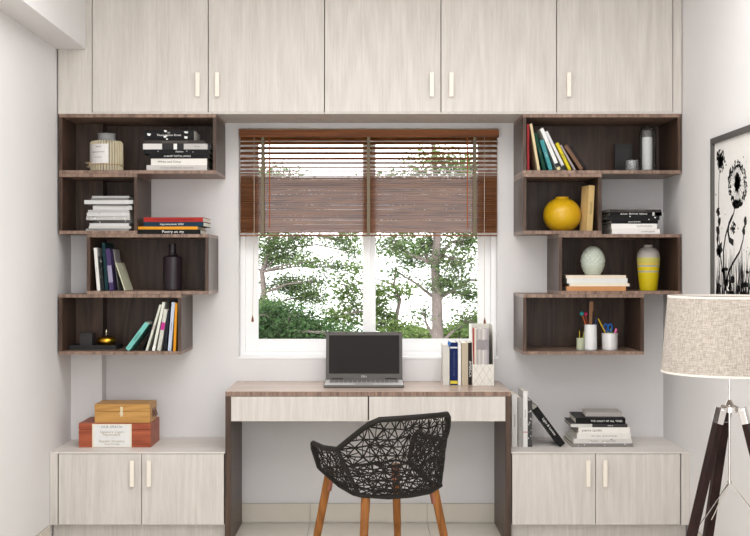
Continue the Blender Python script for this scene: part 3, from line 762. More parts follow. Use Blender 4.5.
# pen cups
def cup(label, px, hwpx, pyt, y, col, metal, rough):
    c = thing('pen_cup', label, 'cup', (X(px, y), y, R4), group='pen cups in the lowest right shelf box')
    r = px2m(hwpx, y); h = H(pyt, y)-R4
    MB().lathe([(r, 0), (r, h), (r*.93, h), (r*.93, .004), (.001, .004)], n=32, cap=False).build('cup_wall', mat(col, rough, metal, 'cup_finish', noise_amt=.02), c, smooth=True)
    MB().lathe([(r*1.02, 0), (r*1.02, .003), (.001, .003)], n=32, cap=False).build('base', mat((200, 200, 200), .3, .8, 'cup_base'), c, smooth=True)
    return c, r, h
yc = -.26
c1, r1_, h1 = cup('small pale green glass cup holding two short pencils', 580.3, 3.9, 338, yc, (186, 192, 164), 0, .3)
c2, r2_, h2 = cup('tall white metallic pen cup with ruler and pens', 590.6, 6.2, 324.5, yc-.0, (232, 232, 232), .0, .3)
c3, r3_, h3 = cup('wide silver pen cup with scissors and pink marker', 609.8, 7.8, 333, yc, (222, 221, 220), .15, .3)
def pen(name, label, cat, cup_, dx0, dy0, px, py, rad, col, tip=None, tipr=1.6, n=8, flat=False):
    z0 = R4+.0055; x0 = cup_.location.x+dx0; y0 = yc+dy0; x1 = X(px, yc); z1 = H(py, yc)
    d = Vector((x1-x0, -dy0*.3, z1-z0))
    o = thing(name, label, cat, (x0, y0, z0+rad*.4), group='pens and tools in the pen cups')
    m = MB()
    if flat: m.hexa([(-rad, -.001, 0), (rad, -.001, 0), (rad, .001, 0), (-rad, .001, 0)]+[(d.x+s*rad, d.y+q, d.z) for s, q in ((-1, -.001), (1, -.001), (1, .001), (-1, .001))])
    else: m.tube([(0, 0, 0), d*.97], rad, n)
    m.build('shaft', mat(col, .45, name='pen_body'), o)
    if tip:
        m = MB(); L_ = d.length
        m.lathe([(rad*.8, -rad*tipr), (rad*tipr, -rad*tipr*.3), (rad*tipr, rad*tipr*.6), (rad*.4, rad*tipr*1.3)], tuple(d), 12); m.build('tip', mat(tip, .5, name='pen_tip'), o, smooth=True)
    return o
pen('pencil', 'short yellow pencil in the small cup, left one', 'pencil', c1, -.003, 0, 579.5, 331, .0022, (206, 180, 50), (150, 120, 60), 1)
pen('pencil', 'short green-yellow pencil in the small cup, right one', 'pencil', c1, .003, 0, 584.2, 331.5, .0024, (170, 176, 80), (150, 120, 60), 1)
pen('pen', 'orange pen with a fluffy teal ball top', 'pen', c2, .020, -.006, 581.6, 314, .0026, (206, 100, 50), (30, 140, 140), 4)
pen('pen', 'pink topped pen beside the wooden ruler', 'pen', c2, .004, .012, 586, 314.5, .0026, (160, 60, 40), (214, 50, 100), 3.6)
pen('ruler', 'flat wooden ruler rising highest from the tall cup', 'ruler', c2, 0, .004, 591.5, 302.5, .0095, (150, 108, 76), flat=True)
pen('pen', 'black pen in front of the wooden ruler', 'pen', c2, .004, -.012, 592.8, 312.5, .003, (28, 28, 32), (20, 20, 22), 1.3)
pen('pen', 'slim blue pen leaning right in the tall cup', 'pen', c2, -.006, .014, 596.8, 319, .0022, (60, 100, 180), (60, 100, 180), 1)
pen('pencil', 'long yellow pencil leaning left out of the wide cup', 'pencil', c3, .016, -.008, 597.6, 318, .0032, (214, 176, 40), (60, 50, 50), 1)
pen('marker', 'green ended marker in the wide cup', 'marker', c3, .0, .012, 611.6, 330.5, .0058, (130, 170, 70), (150, 190, 80), 1.1)
pen('marker', 'pink ended marker at the right of the wide cup', 'marker', c3, .008, -.004, 615.8, 330.5, .0058, (220, 110, 160), (232, 120, 170), 1.15)
z0 = R4+.006; s0 = thing('scissors', 'scissors with blue looped handles in the wide cup', 'scissors', (X(608, yc), yc+.004, z0))
zt = H(332, yc)-z0
MB().hexa([(-.001, -.001, 0), (.001, -.001, 0), (.001, .001, 0), (-.001, .001, 0), (-.006, -.001, zt), (.006, -.001, zt), (.006, .001, zt), (-.006, .001, zt)]).build('blade', CHROME, s0)
for sx_, tl_ in ((-.011, .35), (.012, -.2)):
    m = MB(); m.tube([(sx_+.0095*math.cos(a*math.pi/7)*1.0+tl_*.0*a, 0, zt+.022+.019*math.sin(a*math.pi/7)) for a in range(14)], .004, 6, closed=True); m.build('handle_loop', mat((24, 96, 170), .4, name='blue_plastic'), s0, smooth=True)

# ------------------------------------------------------------------ wooden boxes on the left low cabinet
RB = wood('reddish_box_wood', (126, 58, 38), (180, 98, 68), axis='x', grain=40, rough=.45, contrast=(.3, .7))
YBX = wood('golden_box_wood', (160, 112, 58), (204, 158, 92), axis='x', grain=40, rough=.45, contrast=(.3, .7))
y0 = -.375
xa, xb = X(78.7, y0), X(150.7, y0); zt = H(423.3, y0)
o = thing('storage_box', 'large reddish brown wooden box with a white paper card', 'box', ((xa+xb)/2, y0, LZ+.0003))
hw = (xb-xa)/2; hh = zt-LZ; dd = .255
MB().box(-hw, hw, 0, dd, 0, hh*.72).build('body', RB, o, bevel=.0012)
MB().box(-hw, hw, 0, dd, hh*.735, hh).build('lid', RB, o, bevel=.0012)
MB().box(-hw+.003, hw-.003, .003, dd-.003, hh*.70, hh*.75).build('seam', mat((60, 26, 18), .7, name='dark_seam'), o)
ca, cb = X(92.3, y0)-o.location.x, X(131.7, y0)-o.location.x; ch = H(424, y0)-LZ
cardr = MB().box(ca, cb, -.0035, -.002, .001, ch).build('paper_card', mat((226, 218, 200), .6, name='card_border'), o)
MB().box(ca+.010, cb-.010, -.0042, -.0035, .004, ch-.005).build('card_face', mat((224, 224, 222), .6, name='card_paper'), cardr)
cx = (ca+cb)/2
for s, sz, zz, ink in (('OUR GRACIA', .017, .88, INKG), ('Signature Cigars', .017, .66, INKY), ('Handcrafted', .016, .54, INKY), ('- - - - - - - -', .01, .42, INKG), ('Republic Dominica', .016, .27, INKY), ('Casa Privada', .014, .15, INKY)):
    text(s, sz, ink if ink is INKG else mat((160, 146, 110), .6, name='tan_ink'), cardr, (cx, -.0046, ch*zz), (math.pi/2, 0, 0))
y1 = -.37
xa, xb = X(94.6, y1), X(150, y1); zb = zt+.0008; hh2 = H(404.2, y1)-zb
o = thing('storage_box', 'smaller golden wooden box with a metal clasp, on top of the reddish box', 'box', ((xa+xb)/2, y1, zb))
hw = (xb-xa)/2; dd = .19
MB().box(-hw, hw, 0, dd, 0, hh2*.62).build('body', YBX, o, bevel=.0012); MB().box(-hw, hw, 0, dd, hh2*.635, hh2).build('lid', YBX, o, bevel=.0012)
m = MB(); cxx = X(121.6, y1)-o.location.x
m.box(cxx-.006, cxx+.006, -.003, 0, hh2*.35, hh2*.86); m.tube([(cxx+.008*math.cos(a*math.pi/6), -.005, hh2*.5+.010*math.sin(a*math.pi/6)) for a in range(12)], .0016, 5, closed=True)
m.build('clasp', mat((220, 210, 180), .3, .8, 'clasp_metal'), o)
m = MB(); m.box(hw, hw+.003, dd*.35, dd*.75, hh2*.25, hh2*.68); m.tube([(hw+.005, dd*.4, hh2*.55), (hw+.014, dd*.42, hh2*.3), (hw+.014, dd*.68, hh2*.3), (hw+.005, dd*.7, hh2*.55)], .003, 6)
m.build('side_handle', mat((120, 80, 60), .4, .5, 'bronze'), o)

# ------------------------------------------------------------------ laptop
ly = -.366
lp = thing('laptop', 'open grey laptop with a black screen on the desk', 'laptop', (X(364, ly), ly, DZ+.0003))
GREY = mat((92, 89, 86), .5, .0, 'laptop_grey', spec=.25); LGREY = mat((196, 194, 192), .4, .0, 'laptop_deck'); BLK = mat((30, 28, 28), .35, name='key_black')
hw = px2m(40.2, ly); bd = .215; bh = .022
m = MB(); m.prism_x(-hw, hw, [(0, .004), (.006, 0), (bd, 0), (bd, bh), (.004, bh*.62)]); m.build('base', GREY, lp, bevel=.001)
def dz(yy): return bh*.62+(bh*.38)*(yy/bd)+.0003
m = MB(); m.hexa([(-hw+.004, .008, dz(.008)-.002), (hw-.004, .008, dz(.008)-.002), (hw-.004, bd-.012, dz(bd-.012)-.002), (-hw+.004, bd-.012, dz(bd-.012)-.002), (-hw+.004, .008, dz(.008)+.0006), (hw-.004, .008, dz(.008)+.0006), (hw-.004, bd-.012, dz(bd-.012)+.0006), (-hw+.004, bd-.012, dz(bd-.012)+.0006)])
m.build('deck', LGREY, lp)
m = MB()
for r_ in range(5):
    for c_ in range(15):
        xk = -hw+.025+c_*(2*hw-.05)/15; yk = .09+r_*.019; m.box(xk+.001, xk+(2*hw-.05)/15-.001, yk, yk+.016, dz(yk), dz(yk)+.0028)
m.build('keyboard', mat((120, 118, 116), .5, name='keys'), lp, kind='stuff')
MB().box(-.045, .045, .022, .075, dz(.04)-.001, dz(.05)+.0008).build('touchpad', mat((120, 118, 116), .3, name='touchpad'), lp)
lid = thing('x', '', '', (0, bd-.004, bh+.001)); lid.name = 'screen_lid'; del lid['label']; del lid['category']
# lid as mesh part so that the thing > part > sub-part order holds
bpy.data.objects.remove(lid)
hl = H(332, ly+bd+.03)-DZ-bh-.001; tilt = math.radians(9); sw = px2m(38.3, ly+bd)
m = MB(); m.box(-sw, sw, -.004, .006, 0, hl/math.cos(tilt)); lid = m.build('screen_lid', GREY, lp, bevel=.002, loc=(0, bd-.006, bh+.001)); lid.rotation_euler = (-tilt, 0, 0)
hl2 = hl/math.cos(tilt)
MB().box(-sw+.016, sw-.016, -.0052, -.0038, .030, hl2-.018).build('screen', mat((34, 31, 30), .45, name='black_screen', noise_amt=.01, spec=.12), lid)
for q in (-sw+.018, -sw*.45, 0, sw*.45, sw-.018): MB().box(q-.004, q+.004, -.0055, -.004, hl2-.008, hl2-.003).build('rubber_bumper', BLK, lid)
text('DELL', .013, INKW, lid, (0, -.0052, .015), (math.pi/2, 0, 0))
MB().tube([(-sw*.85, 0, 0), (-sw*.55, 0, 0)], .007, 10).tube([(sw*.55, 0, 0), (sw*.85, 0, 0)], .007, 10).build('hinge', BLK, lp, loc=(0, bd-.004, bh+.004))

# ------------------------------------------------------------------ lattice armchair
th_ = math.radians(33); CXc, CYc = .042, 5.05+CAM_Y
ch = thing('armchair', 'black open lattice armchair with wooden legs, drawn up to the desk', 'chair', (CXc, CYc, 0), (0, 0, th_))
CH = mat((34, 31, 28), .6, spec=.2, name='black_cord_frame', noise_amt=.1)
LEG = wood('teak_leg', (100, 58, 22), (158, 102, 50), grain=60, rough=.4, contrast=(.3, .7))
def bsurf(a, h): return -.24-.19*(h-.445)+.17*(abs(a)/.27)**3
def B(a, h): return Vector((a, bsurf(a, h), h))
def A(s, b, h):
    a = .2+(h-.45)/.18*.07
    return Vector((s*a, b, h))
def inside(p, poly):
    c = False; n = len(poly); j_ = n-1
    for i in range(n):
        if (poly[i][1] > p[1]) != (poly[j_][1] > p[1]) and p[0] < (poly[j_][0]-poly[i][0])*(p[1]-poly[i][1])/(poly[j_][1]-poly[i][1])+poly[i][0]: c = not c
        j_ = i
    return c
def dense(poly, step):
    out = []
    for i in range(len(poly)):
        a = Vector(poly[i]); b = Vector(poly[(i+1) % len(poly)]); n = max(1, round((b-a).length/step))
        out += [a.lerp(b, k/n) for k in range(n)]
    return out
def lattice(poly, fn, step, rad, name):
    border = dense(poly, step)
    pts = list(border); xs = [p[0] for p in poly]; ys = [p[1] for p in poly]
    yy = min(ys); r_ = 0
    while yy < max(ys):
        xx = min(xs)+(step/2 if r_ % 2 else 0)
        while xx < max(xs):
            p = (xx+random.uniform(-.2, .2)*step, yy+random.uniform(-.2, .2)*step)
            if inside(p, poly) and min((Vector(p)-q).length for q in border) > step*.45: pts.append(Vector(p))
            xx += step
        yy += step*.87; r_ += 1
    nb = len(border)
    res = delaunay_2d_cdt([Vector(p) for p in pts], [(i, (i+1) % nb) for i in range(nb)], [], 1, 1e-6)
    V, E, Fc = res[0], res[1], res[2]
    m = MB(); ed = set(); stars = 0 if name == 'seat_lattice' else .62
    for f in Fc:
        n = len(f); c = sum((V[i] for i in f), Vector((0, 0)))/n
        for i in range(n): ed.add(tuple(sorted((f[i], f[(i+1) % n]))))
        # star strands: two medians of each cell
        for i in random.sample(range(n), min(2, n)):
            a = V[f[i]]; b = (V[f[(i+1) % n]]+V[f[(i+2) % n]])/2
            if random.random() < stars: m.tube([fn(*a), fn(*b)], rad*.75, 4)
    for a, b in ed:
        p, q = V[a], V[b]; mm = (p+q)/2
        m.tube([fn(*p), fn(*mm), fn(*q)], rad*random.uniform(.85, 1.2), 4)
    o = m.build(name, CH, ch, kind='stuff'); return o
back_poly = [(-.17, .757), (0, .760), (.17, .757), (.225, .70), (.268, .629), (.262, .55), (.235, .485), (.2, .455), (0, .437), (-.2, .455), (-.235, .52), (-.268, .629), (-.225, .70)]
lattice(back_poly, B, .040, .0031, 'back_lattice')
arm_poly = [(-.10, .629), (.0, .620), (.09, .634), (.103, .62), (.097, .525), (-.02, .468), (-.165, .452)]
for s in (-1, 1): lattice(arm_poly, lambda b, h, s=s: A(s, b, h), .034, .0026, 'arm_lattice')
seat_poly = [(-.195, -.165), (0, -.23), (.195, -.165), (.21, -.0), (.215, .08), (.18, .13), (-.18, .13), (-.215, .08), (-.21, 0)]
def S(a, b): return Vector((a, b, .438+.2*(a*a)+.27*max(0, b+.13)))
lattice(seat_poly, S, .06, .0028, 'seat_lattice')
def rimpath(pl, fn, step=.02): return [fn(*p) for p in pl]
m = MB()
top = [A(-1, .095, .525), A(-1, .090, .612), A(-1, .074, .632), A(-1, .0, .622)]
top += [B(a, h) for a, h in ((-.268, .629), (-.25, .66), (-.225, .70), (-.197, .737), (-.165, .757), (-.1, .760), (0, .761), (.1, .760), (.165, .757), (.197, .737), (.225, .70), (.25, .66), (.268, .629))]
top += [A(1, .0, .622), A(1, .095, .636), A(1, .107, .615), A(1, .098, .522)]
m.tube(top, .0115, 10); m.build('rim', CH, ch, smooth=True)
low = [A(-1, .098, .522), A(-1, .04, .495), A(-1, -.03, .464), A(-1, -.12, .447), B(-.2, .448), B(-.1, .439), B(0, .436), B(.1, .439), B(.2, .448), A(1, -.12, .447), A(1, -.03, .464), A(1, .04, .495), A(1, .098, .522)]
MB().tube(low, .0085, 8).build('lower_rail', CH, ch, smooth=True)
for s in (-1, 1):
    MB().tube([A(s, -.165, .45), A(s, -.135, .54), B(s*.268, .629)], .009, 8).build('corner_stay', CH, ch, smooth=True)
MB().tube([S(*p) for p in dense([(-.195, -.165), (0, -.23), (.195, -.165), (.215, .08), (.18, .13), (-.18, .13), (-.215, .08)], .06)], .0055, 8, closed=True).build('seat_rail', CH, ch, smooth=True)
for sa in (-1, 1):
    for sb in (-1, 1):
        p0 = Vector((sa*.168, (-.165 if sb < 0 else .115), .450 if sb < 0 else .50)); p1 = Vector((sa*.235, (-.23 if sb < 0 else .19), 0))
        lg = MB().tube([p0, p0.lerp(p1, .5), p1], [.0185, .017, .0115], 16).build('leg', LEG, ch, smooth=True)
        q = p0.lerp(p1, .02); q2 = p0.lerp(p1, .16)
        off = Vector((-sa*.006, -sb*.004, 0))
        MB().tube([q+off, q2+off], .0165, 12).build('bracket', mat((150, 96, 78), .35, .7, 'copper_bracket'), lg, smooth=True)
        MB().tube([p1+Vector((0, 0, .0)), p1+(p0-p1)*.02], .0122, 12).build('foot_cap', BLK, lg, smooth=True)

# ------------------------------------------------------------------ tripod floor lamp
lz = 4.2; lY = lz+CAM_Y; lX = (729.5-368)*lz/F
la = thing('floor_lamp', 'tripod floor lamp with linen drum shade and dark wooden legs', 'lamp', (lX, lY, 0))
LIN = bpy.data.materials.new('linen'); LIN.use_nodes = True
nt = LIN.node_tree; N_ = nt.nodes; bs = N_['Principled BSDF']; bs.inputs['Roughness'].default_value = .9
tc = N_.new('ShaderNodeTexCoord'); cr = []
for sc in ((50, 50, 420), (380, 380, 40)):
    mp = N_.new('ShaderNodeMapping'); mp.inputs['Scale'].default_value = sc; nn = N_.new('ShaderNodeTexNoise'); nn.inputs['Scale'].default_value = 1; nn.inputs['Detail'].default_value = 2
    nt.links.new(tc.outputs['Object'], mp.inputs[0]); nt.links.new(mp.outputs[0], nn.inputs['Vector']); cr.append(nn)
ma = N_.new('ShaderNodeMath'); ma.operation = 'ADD'; nt.links.new(cr[0].outputs['Fac'], ma.inputs[0]); nt.links.new(cr[1].outputs['Fac'], ma.inputs[1])
mr = N_.new('ShaderNodeMapRange'); mr.inputs[1].default_value = .75; mr.inputs[2].default_value = 1.25; nt.links.new(ma.outputs[0], mr.inputs[0])
mx = N_.new('ShaderNodeMix'); mx.data_type = 'RGBA'; mx.inputs[6].default_value = srgb(150, 141, 131); mx.inputs[7].default_value = srgb(196, 187, 177)
nt.links.new(mr.outputs[0], mx.inputs[0]); nt.links.new(mx.outputs[2], bs.inputs['Base Color'])
rb = 66.7*lz/F; rt = 60.3*lz/F; zb = H(371.7, lY); zt = H(296.8, lY)
sh = MB().lathe([(rb, zb), (rt, zt), (rt-.003, zt), (rb-.003, zb), (rb, zb)], n=64, cap=False).build('shade', LIN, la, smooth=True)
for r_, z_ in ((rb, zb), (rt, zt)):
    MB().lathe([(r_+.0008, z_-.003), (r_+.0008, z_+.004), (r_-.0035, z_+.004), (r_-.0035, z_-.003), (r_+.0008, z_-.003)], n=64, cap=False).build('shade_trim', mat((226, 220, 212), .8, name='shade_trim'), sh, smooth=True)
m = MB()
for k in range(3):
    a = k*2*math.pi/3; m.tube([(0, 0, zt-.02), ((rt-.002)*math.cos(a), (rt-.002)*math.sin(a), zt-.005)], .0018, 5)
m.build('shade_spider', CHROME, sh)
zp = H(398, lY)
MB().tube([(0, 0, H(482, lY)), (0, 0, zt-.015)], .0042, 12).build('pole', CHROME, la, smooth=True)
MB().lathe([(.0, zb+.02), (.018, zb+.02), (.018, zb+.07), (.0, zb+.07)], n=20).build('socket', mat((235, 235, 235), .4, name='socket_white'), la, smooth=True)
MB().lathe([(.004, zb+.07), (.014, zb+.08), (.028, zb+.11), (.03, zb+.13), (.02, zb+.15), (.003, zb+.158)], n=20).build('bulb', mat((240, 240, 238), .2, name='bulb_white'), la, smooth=True)
zh = H(406, lY)
m = MB().lathe([(.006, -.022), (.03, -.02), (.03, -.002), (.016, .004), (.012, .012), (.006, .022)], (0, 0, zh), 24); m.build('hub', CHROME, la, smooth=True)
DARK = wood('lamp_leg_wood', (28, 17, 16), (52, 35, 32), grain=50, rough=.4, spec=.15)
def lleg(dx, dy, fx_, fy_, wx):
    p0 = Vector((dx, dy, zh-.012)); p1 = Vector((fx_, fy_, 0.0)); d = (p1-p0)
    side = Vector((-d.y, d.x, 0)).normalized(); nrm = d.normalized().cross(side)
    def seg(t0, t1, hw, ht): 
        a = p0+d*t0; b = p0+d*t1
        r_ = [(s*hw, q*ht) for s, q in ((-1, -1), (1, -1), (1, 1), (-1, 1))]
        return [b+side*u+nrm*v_ for u, v_ in r_]+[a+side*u+nrm*v_ for u, v_ in r_]
    lg = MB().hexa(seg(.05, .62, .0165, .011)).build('leg', DARK, la, bevel=.0015)
    MB().hexa(seg(-.01, .055, .0175, .012)).build('clamp', CHROME, lg, bevel=.002)
    MB().hexa(seg(.615, .632, .018, .0125)).build('ring', CHROME, lg, bevel=.001)
    MB().hexa(seg(.6, .985, .009, .008)).build('extension', DARK, lg, bevel=.001)
    MB().lathe([(.011, 0), (.012, .01), (.009, .02)], tuple(p1), 14).build('foot', BLK, lg, smooth=True)
    MB().tube([p0+side*.024, p0-side*.024], .005, 8).build('bolt', CHROME, lg)
    q = p0+d*.5; MB().tube([Vector((0, 0, H(482, lY))), q-side*.0], .0022, 6).build('brace', CHROME, lg)
lleg(-.036, -.02, -.262, -.10, 0); lleg(.0, .035, -.045, .29, 0); lleg(.040, -.018, .225, -.14, 0)
MB().lathe([(.001, -.006), (.008, -.004), (.008, .004), (.001, .006)], (0, 0, H(482, lY)), 14).build('brace_hub', CHROME, la, smooth=True)

# ------------------------------------------------------------------ framed ink print on the right wall
wxp = XR-.001
def wp(px, py):        # point of the right wall seen at this place
    Z = (wxp-.015)*F/(px-368); return (Z+CAM_Y, EYE+(265-py)*Z/F)
fy1 = wp(711.6, 200)[0]; ft_ = wp(711.6, 139)[1]; fbm = 1.0; fy0 = fy1-.95
pf = thing('framed_print', 'grey framed black ink print of dandelions on the right wall', 'picture', (wxp, (fy0+fy1)/2, fbm))
cy = (fy0+fy1)/2
FRM = mat((84, 82, 80), .5, name='grey_frame'); fwid = .024
m = MB(); D_ = .022
def wbx(m, y0, y1, z0, z1, d0, d1, mi=0): m.box(-d1, -d0, y0-cy, y1-cy, z0-fbm, z1-fbm, mi)
wbx(m, fy0, fy1, fbm, fbm+fwid, 0, D_); wbx(m, fy0, fy1, ft_-fwid, ft_, 0, D_); wbx(m, fy0, fy0+fwid, fbm+fwid, ft_-fwid, 0, D_); wbx(m, fy1-fwid, fy1, fbm+fwid, ft_-fwid, 0, D_)
m.build('frame', FRM, pf, bevel=.0015)
m = MB(); wbx(m, fy0+fwid, fy1-fwid, fbm+fwid, ft_-fwid, 0, .008); prn = m.build('print', mat((228, 226, 223), .55, name='print_paper'), pf)
INK = mat((22, 21, 22), .7, name='print_ink', noise_amt=.02); INK2 = mat((92, 90, 90), .7, name='print_wash', noise_amt=.2)
art = MB(); wash = MB(); AX = -.0086
def wpc(px, py):
    a, b = wp(px, py); return a-cy, b-fbm
def blob(m, px, py, rx, ry, n=8, jit=.25, x=AX):
    c = wpc(px, py); ex = abs(wpc(px+rx, py)[0]-c[0]); ez = abs(wpc(px, py+ry)[1]-c[1])
    v = []
    for k in range(n):
        a = 2*math.pi*k/n; q = 1+random.uniform(-jit, jit); v.append((x, c[0]+ex*q*math.cos(a), c[1]+ez*q*math.sin(a)))
    v = [p for p in v if fy0+fwid-cy < p[1] < fy1-fwid-cy and fwid < p[2] < ft_-fwid-fbm]
    if len(v) > 2: m.add(v, [tuple(range(len(v)))])
def stroke(m, pts, w0, w1):
    P = [wpc(*p) for p in pts]; n = len(P); v = []
    for i, p in enumerate(P):
        a = P[min(i+1, n-1)]; b = P[max(i-1, 0)]; d = Vector((a[0]-b[0], a[1]-b[1])); d.normalize(); w_ = w0+(w1-w0)*i/max(1, n-1)
        v += [(AX, p[0]-d.y*w_, p[1]+d.x*w_), (AX, p[0]+d.y*w_, p[1]-d.x*w_)]
    m.add(v, [(2*i, 2*i+1, 2*i+3, 2*i+2) for i in range(n-1)])
def seedhead(px, py, rx, ry, inner, nn):
    blob(art, px, py, rx*.34, ry*.36, 16, .25)
    for k in range(nn):
        a = random.uniform(0, 2*math.pi); q = random.uniform(inner, 1.05)
        blob(art if random.random() < .75 else wash, px+rx*q*math.cos(a), py+ry*q*math.sin(a), random.uniform(.25, .8), random.uniform(.8, 2.3), 6, .4)
        if random.random() < .3: stroke(wash, [(px+rx*.3*math.cos(a), py+ry*.3*math.sin(a)), (px+rx*q*math.cos(a), py+ry*q*math.sin(a))], .0006, .0006)
random.seed(3)
seedhead(719, 161, 4.2, 11, .3, 80); blob(art, 719, 161, 2.2, 7, 14, .3)
stroke(art, [(718, 170), (717.3, 185), (717, 210), (717.4, 235), (719, 255), (723, 285)], .003, .006)
seedhead(736, 184, 9, 22, .74, 190); blob(art, 735.3, 183, 2.7, 9, 18, .3); blob(art, 735.5, 204, 4, 4.5, 14, .4)
stroke(art, [(735, 200), (732, 214), (728, 222), (724, 236), (722, 250), (722, 268), (724, 288)], .004, .010)
stroke(art, [(731, 216), (727.4, 224), (726.6, 232), (728, 240), (732, 243)], .008, .014)
seedhead(731.5, 228, 2.2, 7, .2, 26)
stroke(art, [(743, 226), (741.5, 240), (738, 252), (732, 262), (727, 272), (724, 286)], .004, .009)
blob(art, 743.5, 221, 1.3, 5.5, 12, .3); blob(art, 742, 231, 1.7, 5, 12, .35)
for k in range(5): blob(art, 717+random.uniform(-1, 1), 212+k*9, random.uniform(.8, 1.9), random.uniform(3, 5), 10, .4)
blob(art, 718, 250, 3, 8, 14, .4)
for k in range(120):
    px = random.uniform(714, 775); b_ = random.uniform(262, 285)
    stroke(art, [(px, 345), (px+random.uniform(-2, 2), (345+b_)/2), (px+random.uniform(-4, 4), b_-random.uniform(0, 22))], random.uniform(.006, .018), .0006)
for k in range(150): blob(art, random.uniform(714, 778), random.triangular(250, 345, 320), random.uniform(.6, 2.2), random.uniform(1.5, 5), 9, .45)
seedhead(762, 165, 12, 26, .7, 160); stroke(art, [(761, 188), (757, 230), (752, 262), (748, 290)], .004, .01)
for k in range(46): blob(art, random.uniform(714, 775), random.uniform(150, 260), random.uniform(.15, .6), random.uniform(.4, 1.4), 7, .3)
art.build('ink_drawing', INK, prn, kind='stuff'); 
for i in range(len(wash.v)): wash.v[i] = (AX+.0003, wash.v[i][1], wash.v[i][2])
wash.build('ink_wash', INK2, prn, kind='stuff')

# ------------------------------------------------------------------ trees outside
BARK = mat((120, 108, 104), .9, name='bark', noise_amt=.3, scale=6)
def leafmat(name, c1, c2):
    m = bpy.data.materials.new(name); m.use_nodes = True; nt = m.node_tree; N = nt.nodes; L_ = nt.links; N.clear()
    out = N.new('ShaderNodeOutputMaterial'); d = N.new('ShaderNodeBsdfDiffuse'); t = N.new('ShaderNodeBsdfTranslucent'); mx = N.new('ShaderNodeMixShader'); mx.inputs[0].default_value = .4
    geo = N.new('ShaderNodeNewGeometry'); c = N.new('ShaderNodeMix'); c.data_type = 'RGBA'; c.inputs[6].default_value = srgb(*c1); c.inputs[7].default_value = srgb(*c2)
    L_.new(geo.outputs['Random Per Island'], c.inputs[0]); L_.new(c.outputs[2], d.inputs[0]); L_.new(c.outputs[2], t.inputs[0])
    L_.new(d.outputs[0], mx.inputs[1]); L_.new(t.outputs[0], mx.inputs[2]); L_.new(mx.outputs[0], out.inputs[0]); return m
GND = -9.0
struct(MB().box(-60, 60, 1.5, 120, GND-.2, GND).build('ground_outside', mat((80, 104, 62), .95, name='grass_ground', noise_amt=.3, scale=2)))
bpy.data.objects['ground_outside'].name = 'outside_ground'  # the grass ground outside, below the camera's view
def tree(name, label, ypos, trunk, blobs, lm, leaf=.08, dens=1., r0=.1, twig=3, seed=1, depth=1.0):
    """trunk: list of (px,py) seen from the photo's eye, first one runs to the ground; blobs: (px,py,rx,ry,count)"""
    rnd = random.Random(seed)
    bx0 = X(trunk[0][0], ypos)
    t = thing(name, label, 'tree', (bx0, ypos, GND), group='trees outside the window')
    def P(px, py, dy=0): return Vector((X(px, ypos)-bx0, dy, H(py, ypos)-GND))
    pts = [Vector((0, 0, 0)), P(trunk[0][0], trunk[0][1])*Vector((.6, 1, .6)) if False else Vector((0, 0, (H(trunk[0][1], ypos)-GND)*.5))]+[P(*p) for p in trunk]
    n = len(pts); MB().tube(pts, [r0*1.3*(1-.75*i/(n-1)) for i in range(n)], 9).build('trunk', BARK, t, smooth=True)
    br = MB(); V = []; Fs = []
    tp = pts[2:]
    for px, py, rx, ry, cnt in blobs:
        c = P(px, py, rnd.uniform(-depth, depth)); ex = px2m(rx, ypos); ez = px2m(ry, ypos)
        # branch from the nearest lower trunk point
        cand = [q for q in tp if q.z < c.z+.1] or [tp[0]]
        s = min(cand, key=lambda q: (q-c).length)
        midp = s.lerp(c, .5)+Vector((rnd.uniform(-.12, .12), rnd.uniform(-.1, .1), rnd.uniform(.0, .25)))
        br.tube([s, midp, c], [r0*.34, r0*.22, r0*.10], 5)
        for k in range(int(cnt*dens*3.5/14)):
            # twig ending in a spray of leaves
            a = rnd.uniform(0, 2*math.pi); q = math.sqrt(rnd.random()); e_ = c+Vector((ex*q*math.cos(a), rnd.gauss(0, ex*.5), ez*q*math.sin(a)))
            if k % twig == 0: br.tube([midp.lerp(c, rnd.random()), (c+e_)/2+Vector((0, 0, rnd.uniform(-.03, .08))), e_], [r0*.09, r0*.06, r0*.03], 3)
            for l_ in range(14):
                p = e_+Vector((rnd.gauss(0, .17), rnd.gauss(0, .17), rnd.gauss(0, .07)))
                s_ = leaf*rnd.uniform(.6, 1.3); u = Vector((rnd.gauss(0, 1), rnd.gauss(0, 1), rnd.gauss(0, .45))).normalized(); w_ = u.cross(Vector((rnd.gauss(0, .6), rnd.gauss(0, .6), 1)).normalized()).normalized()
                o_ = len(V); V += [p-u*s_*.5, p+w_*s_*.26, p+u*s_*.5, p-w_*s_*.26]; Fs.append((o_, o_+1, o_+2, o_+3))
    br.build('branches', BARK, t, smooth=True, kind='stuff')
    me = bpy.data.meshes.new('foliage'); me.from_pydata([tuple(v) for v in V], [], Fs); me.materials.append(lm)
    f = bpy.data.objects.new('foliage', me); COL.objects.link(f); f.parent = t; f['kind'] = 'stuff'
LM1 = leafmat('mid_green_leaf', (70, 96, 54), (134, 152, 104)); LM2 = leafmat('light_green_leaf', (84, 106, 56), (132, 150, 94)); LM3 = leafmat('deep_green_leaf', (48, 78, 44), (98, 122, 80))
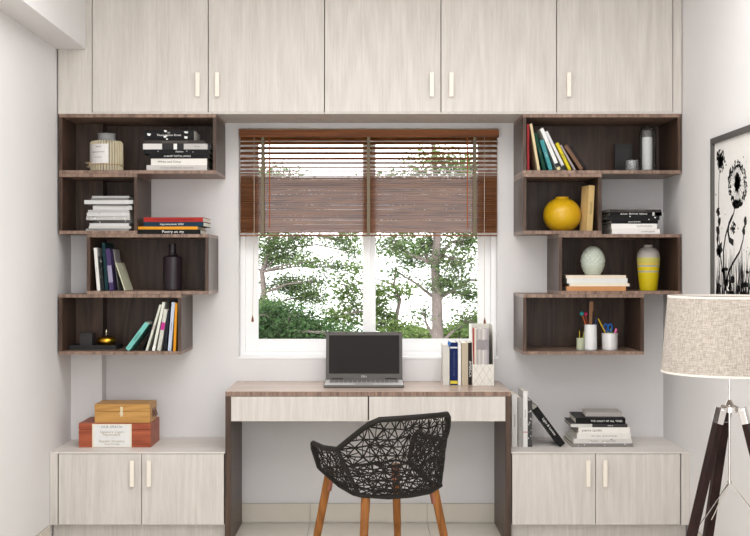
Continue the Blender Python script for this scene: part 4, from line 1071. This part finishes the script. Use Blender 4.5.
tree('leafy_tree', 'large tree with thick grey trunk behind the right window pane', 17, [(438, 345), (437, 300), (435, 265), (438, 225), (436, 180), (432, 130)],
     [(392, 246, 18, 9, 300), (412, 258, 14, 8, 240), (402, 225, 22, 10, 340), (430, 245, 16, 10, 300), (455, 262, 20, 12, 380), (468, 242, 14, 10, 240), (450, 285, 22, 9, 360), (472, 296, 14, 9, 200),
      (425, 205, 28, 12, 380), (460, 200, 26, 14, 380), (400, 185, 26, 12, 300), (440, 165, 34, 14, 380), (480, 170, 24, 14, 300), (470, 320, 18, 10, 230), (425, 315, 8, 8, 90), (500, 230, 22, 20, 380), (505, 280, 20, 22, 340),
      (398, 272, 10, 8, 90), (445, 225, 14, 8, 200)], LM1, r0=.115, seed=4, dens=1.05)
tree('leafy_tree', 'mid green tree with a crooked branch behind the left window pane', 20.5, [(256, 345), (259, 312), (264, 293), (262, 272), (270, 250), (282, 215), (290, 170)],
     [(270, 244, 14, 8, 280), (284, 258, 22, 8, 330), (262, 262, 8, 8, 110), (300, 240, 16, 7, 170), (315, 262, 16, 6, 140), (290, 285, 22, 10, 420), (310, 298, 18, 10, 300), (272, 305, 14, 8, 220), (270, 225, 20, 10, 300), (300, 205, 24, 12, 320), (275, 180, 28, 14, 360),
      (250, 200, 16, 30, 380), (232, 270, 16, 36, 420), (320, 280, 10, 6, 80), (345, 240, 14, 8, 200), (352, 252, 8, 8, 100), (340, 268, 10, 6, 100), (350, 190, 18, 10, 160)], LM1, r0=.085, seed=9, dens=1.35)
tree('leafy_tree', 'pale slender tree low between the laptop and the mullion', 24, [(397, 345), (396, 318), (400, 300), (394, 285), (396, 268)],
     [(382, 322, 12, 14, 260), (398, 330, 14, 8, 200), (380, 295, 10, 12, 140), (405, 292, 8, 10, 80), (375, 310, 8, 14, 140), (352, 312, 12, 18, 240), (345, 290, 12, 12, 130), (412, 332, 12, 6, 130), (355, 280, 9, 20, 120), (332, 318, 12, 10, 150)], LM2, r0=.07, leaf=.12, seed=12)
tree('dense_tree', 'dense dark green tree filling the lower left window corner', 15, [(280, 350), (282, 335), (285, 325)],
     [(265, 325, 12, 14, 620), (285, 330, 18, 13, 900), (305, 332, 16, 10, 560), (275, 312, 12, 8, 300), (322, 334, 14, 8, 330), (240, 320, 18, 20, 600), (300, 318, 12, 6, 200), (345, 336, 14, 6, 180)], LM3, r0=.1, seed=5, depth=.5)
tree('dense_tree', 'dense green tree low behind the desk books at the right', 21, [(470, 352), (470, 340), (472, 332)],
     [(465, 335, 16, 9, 380), (488, 328, 16, 14, 480), (420, 338, 16, 5, 180), (445, 338, 12, 6, 160), (515, 320, 20, 22, 560)], LM2, r0=.1, leaf=.12, seed=6, depth=.6)
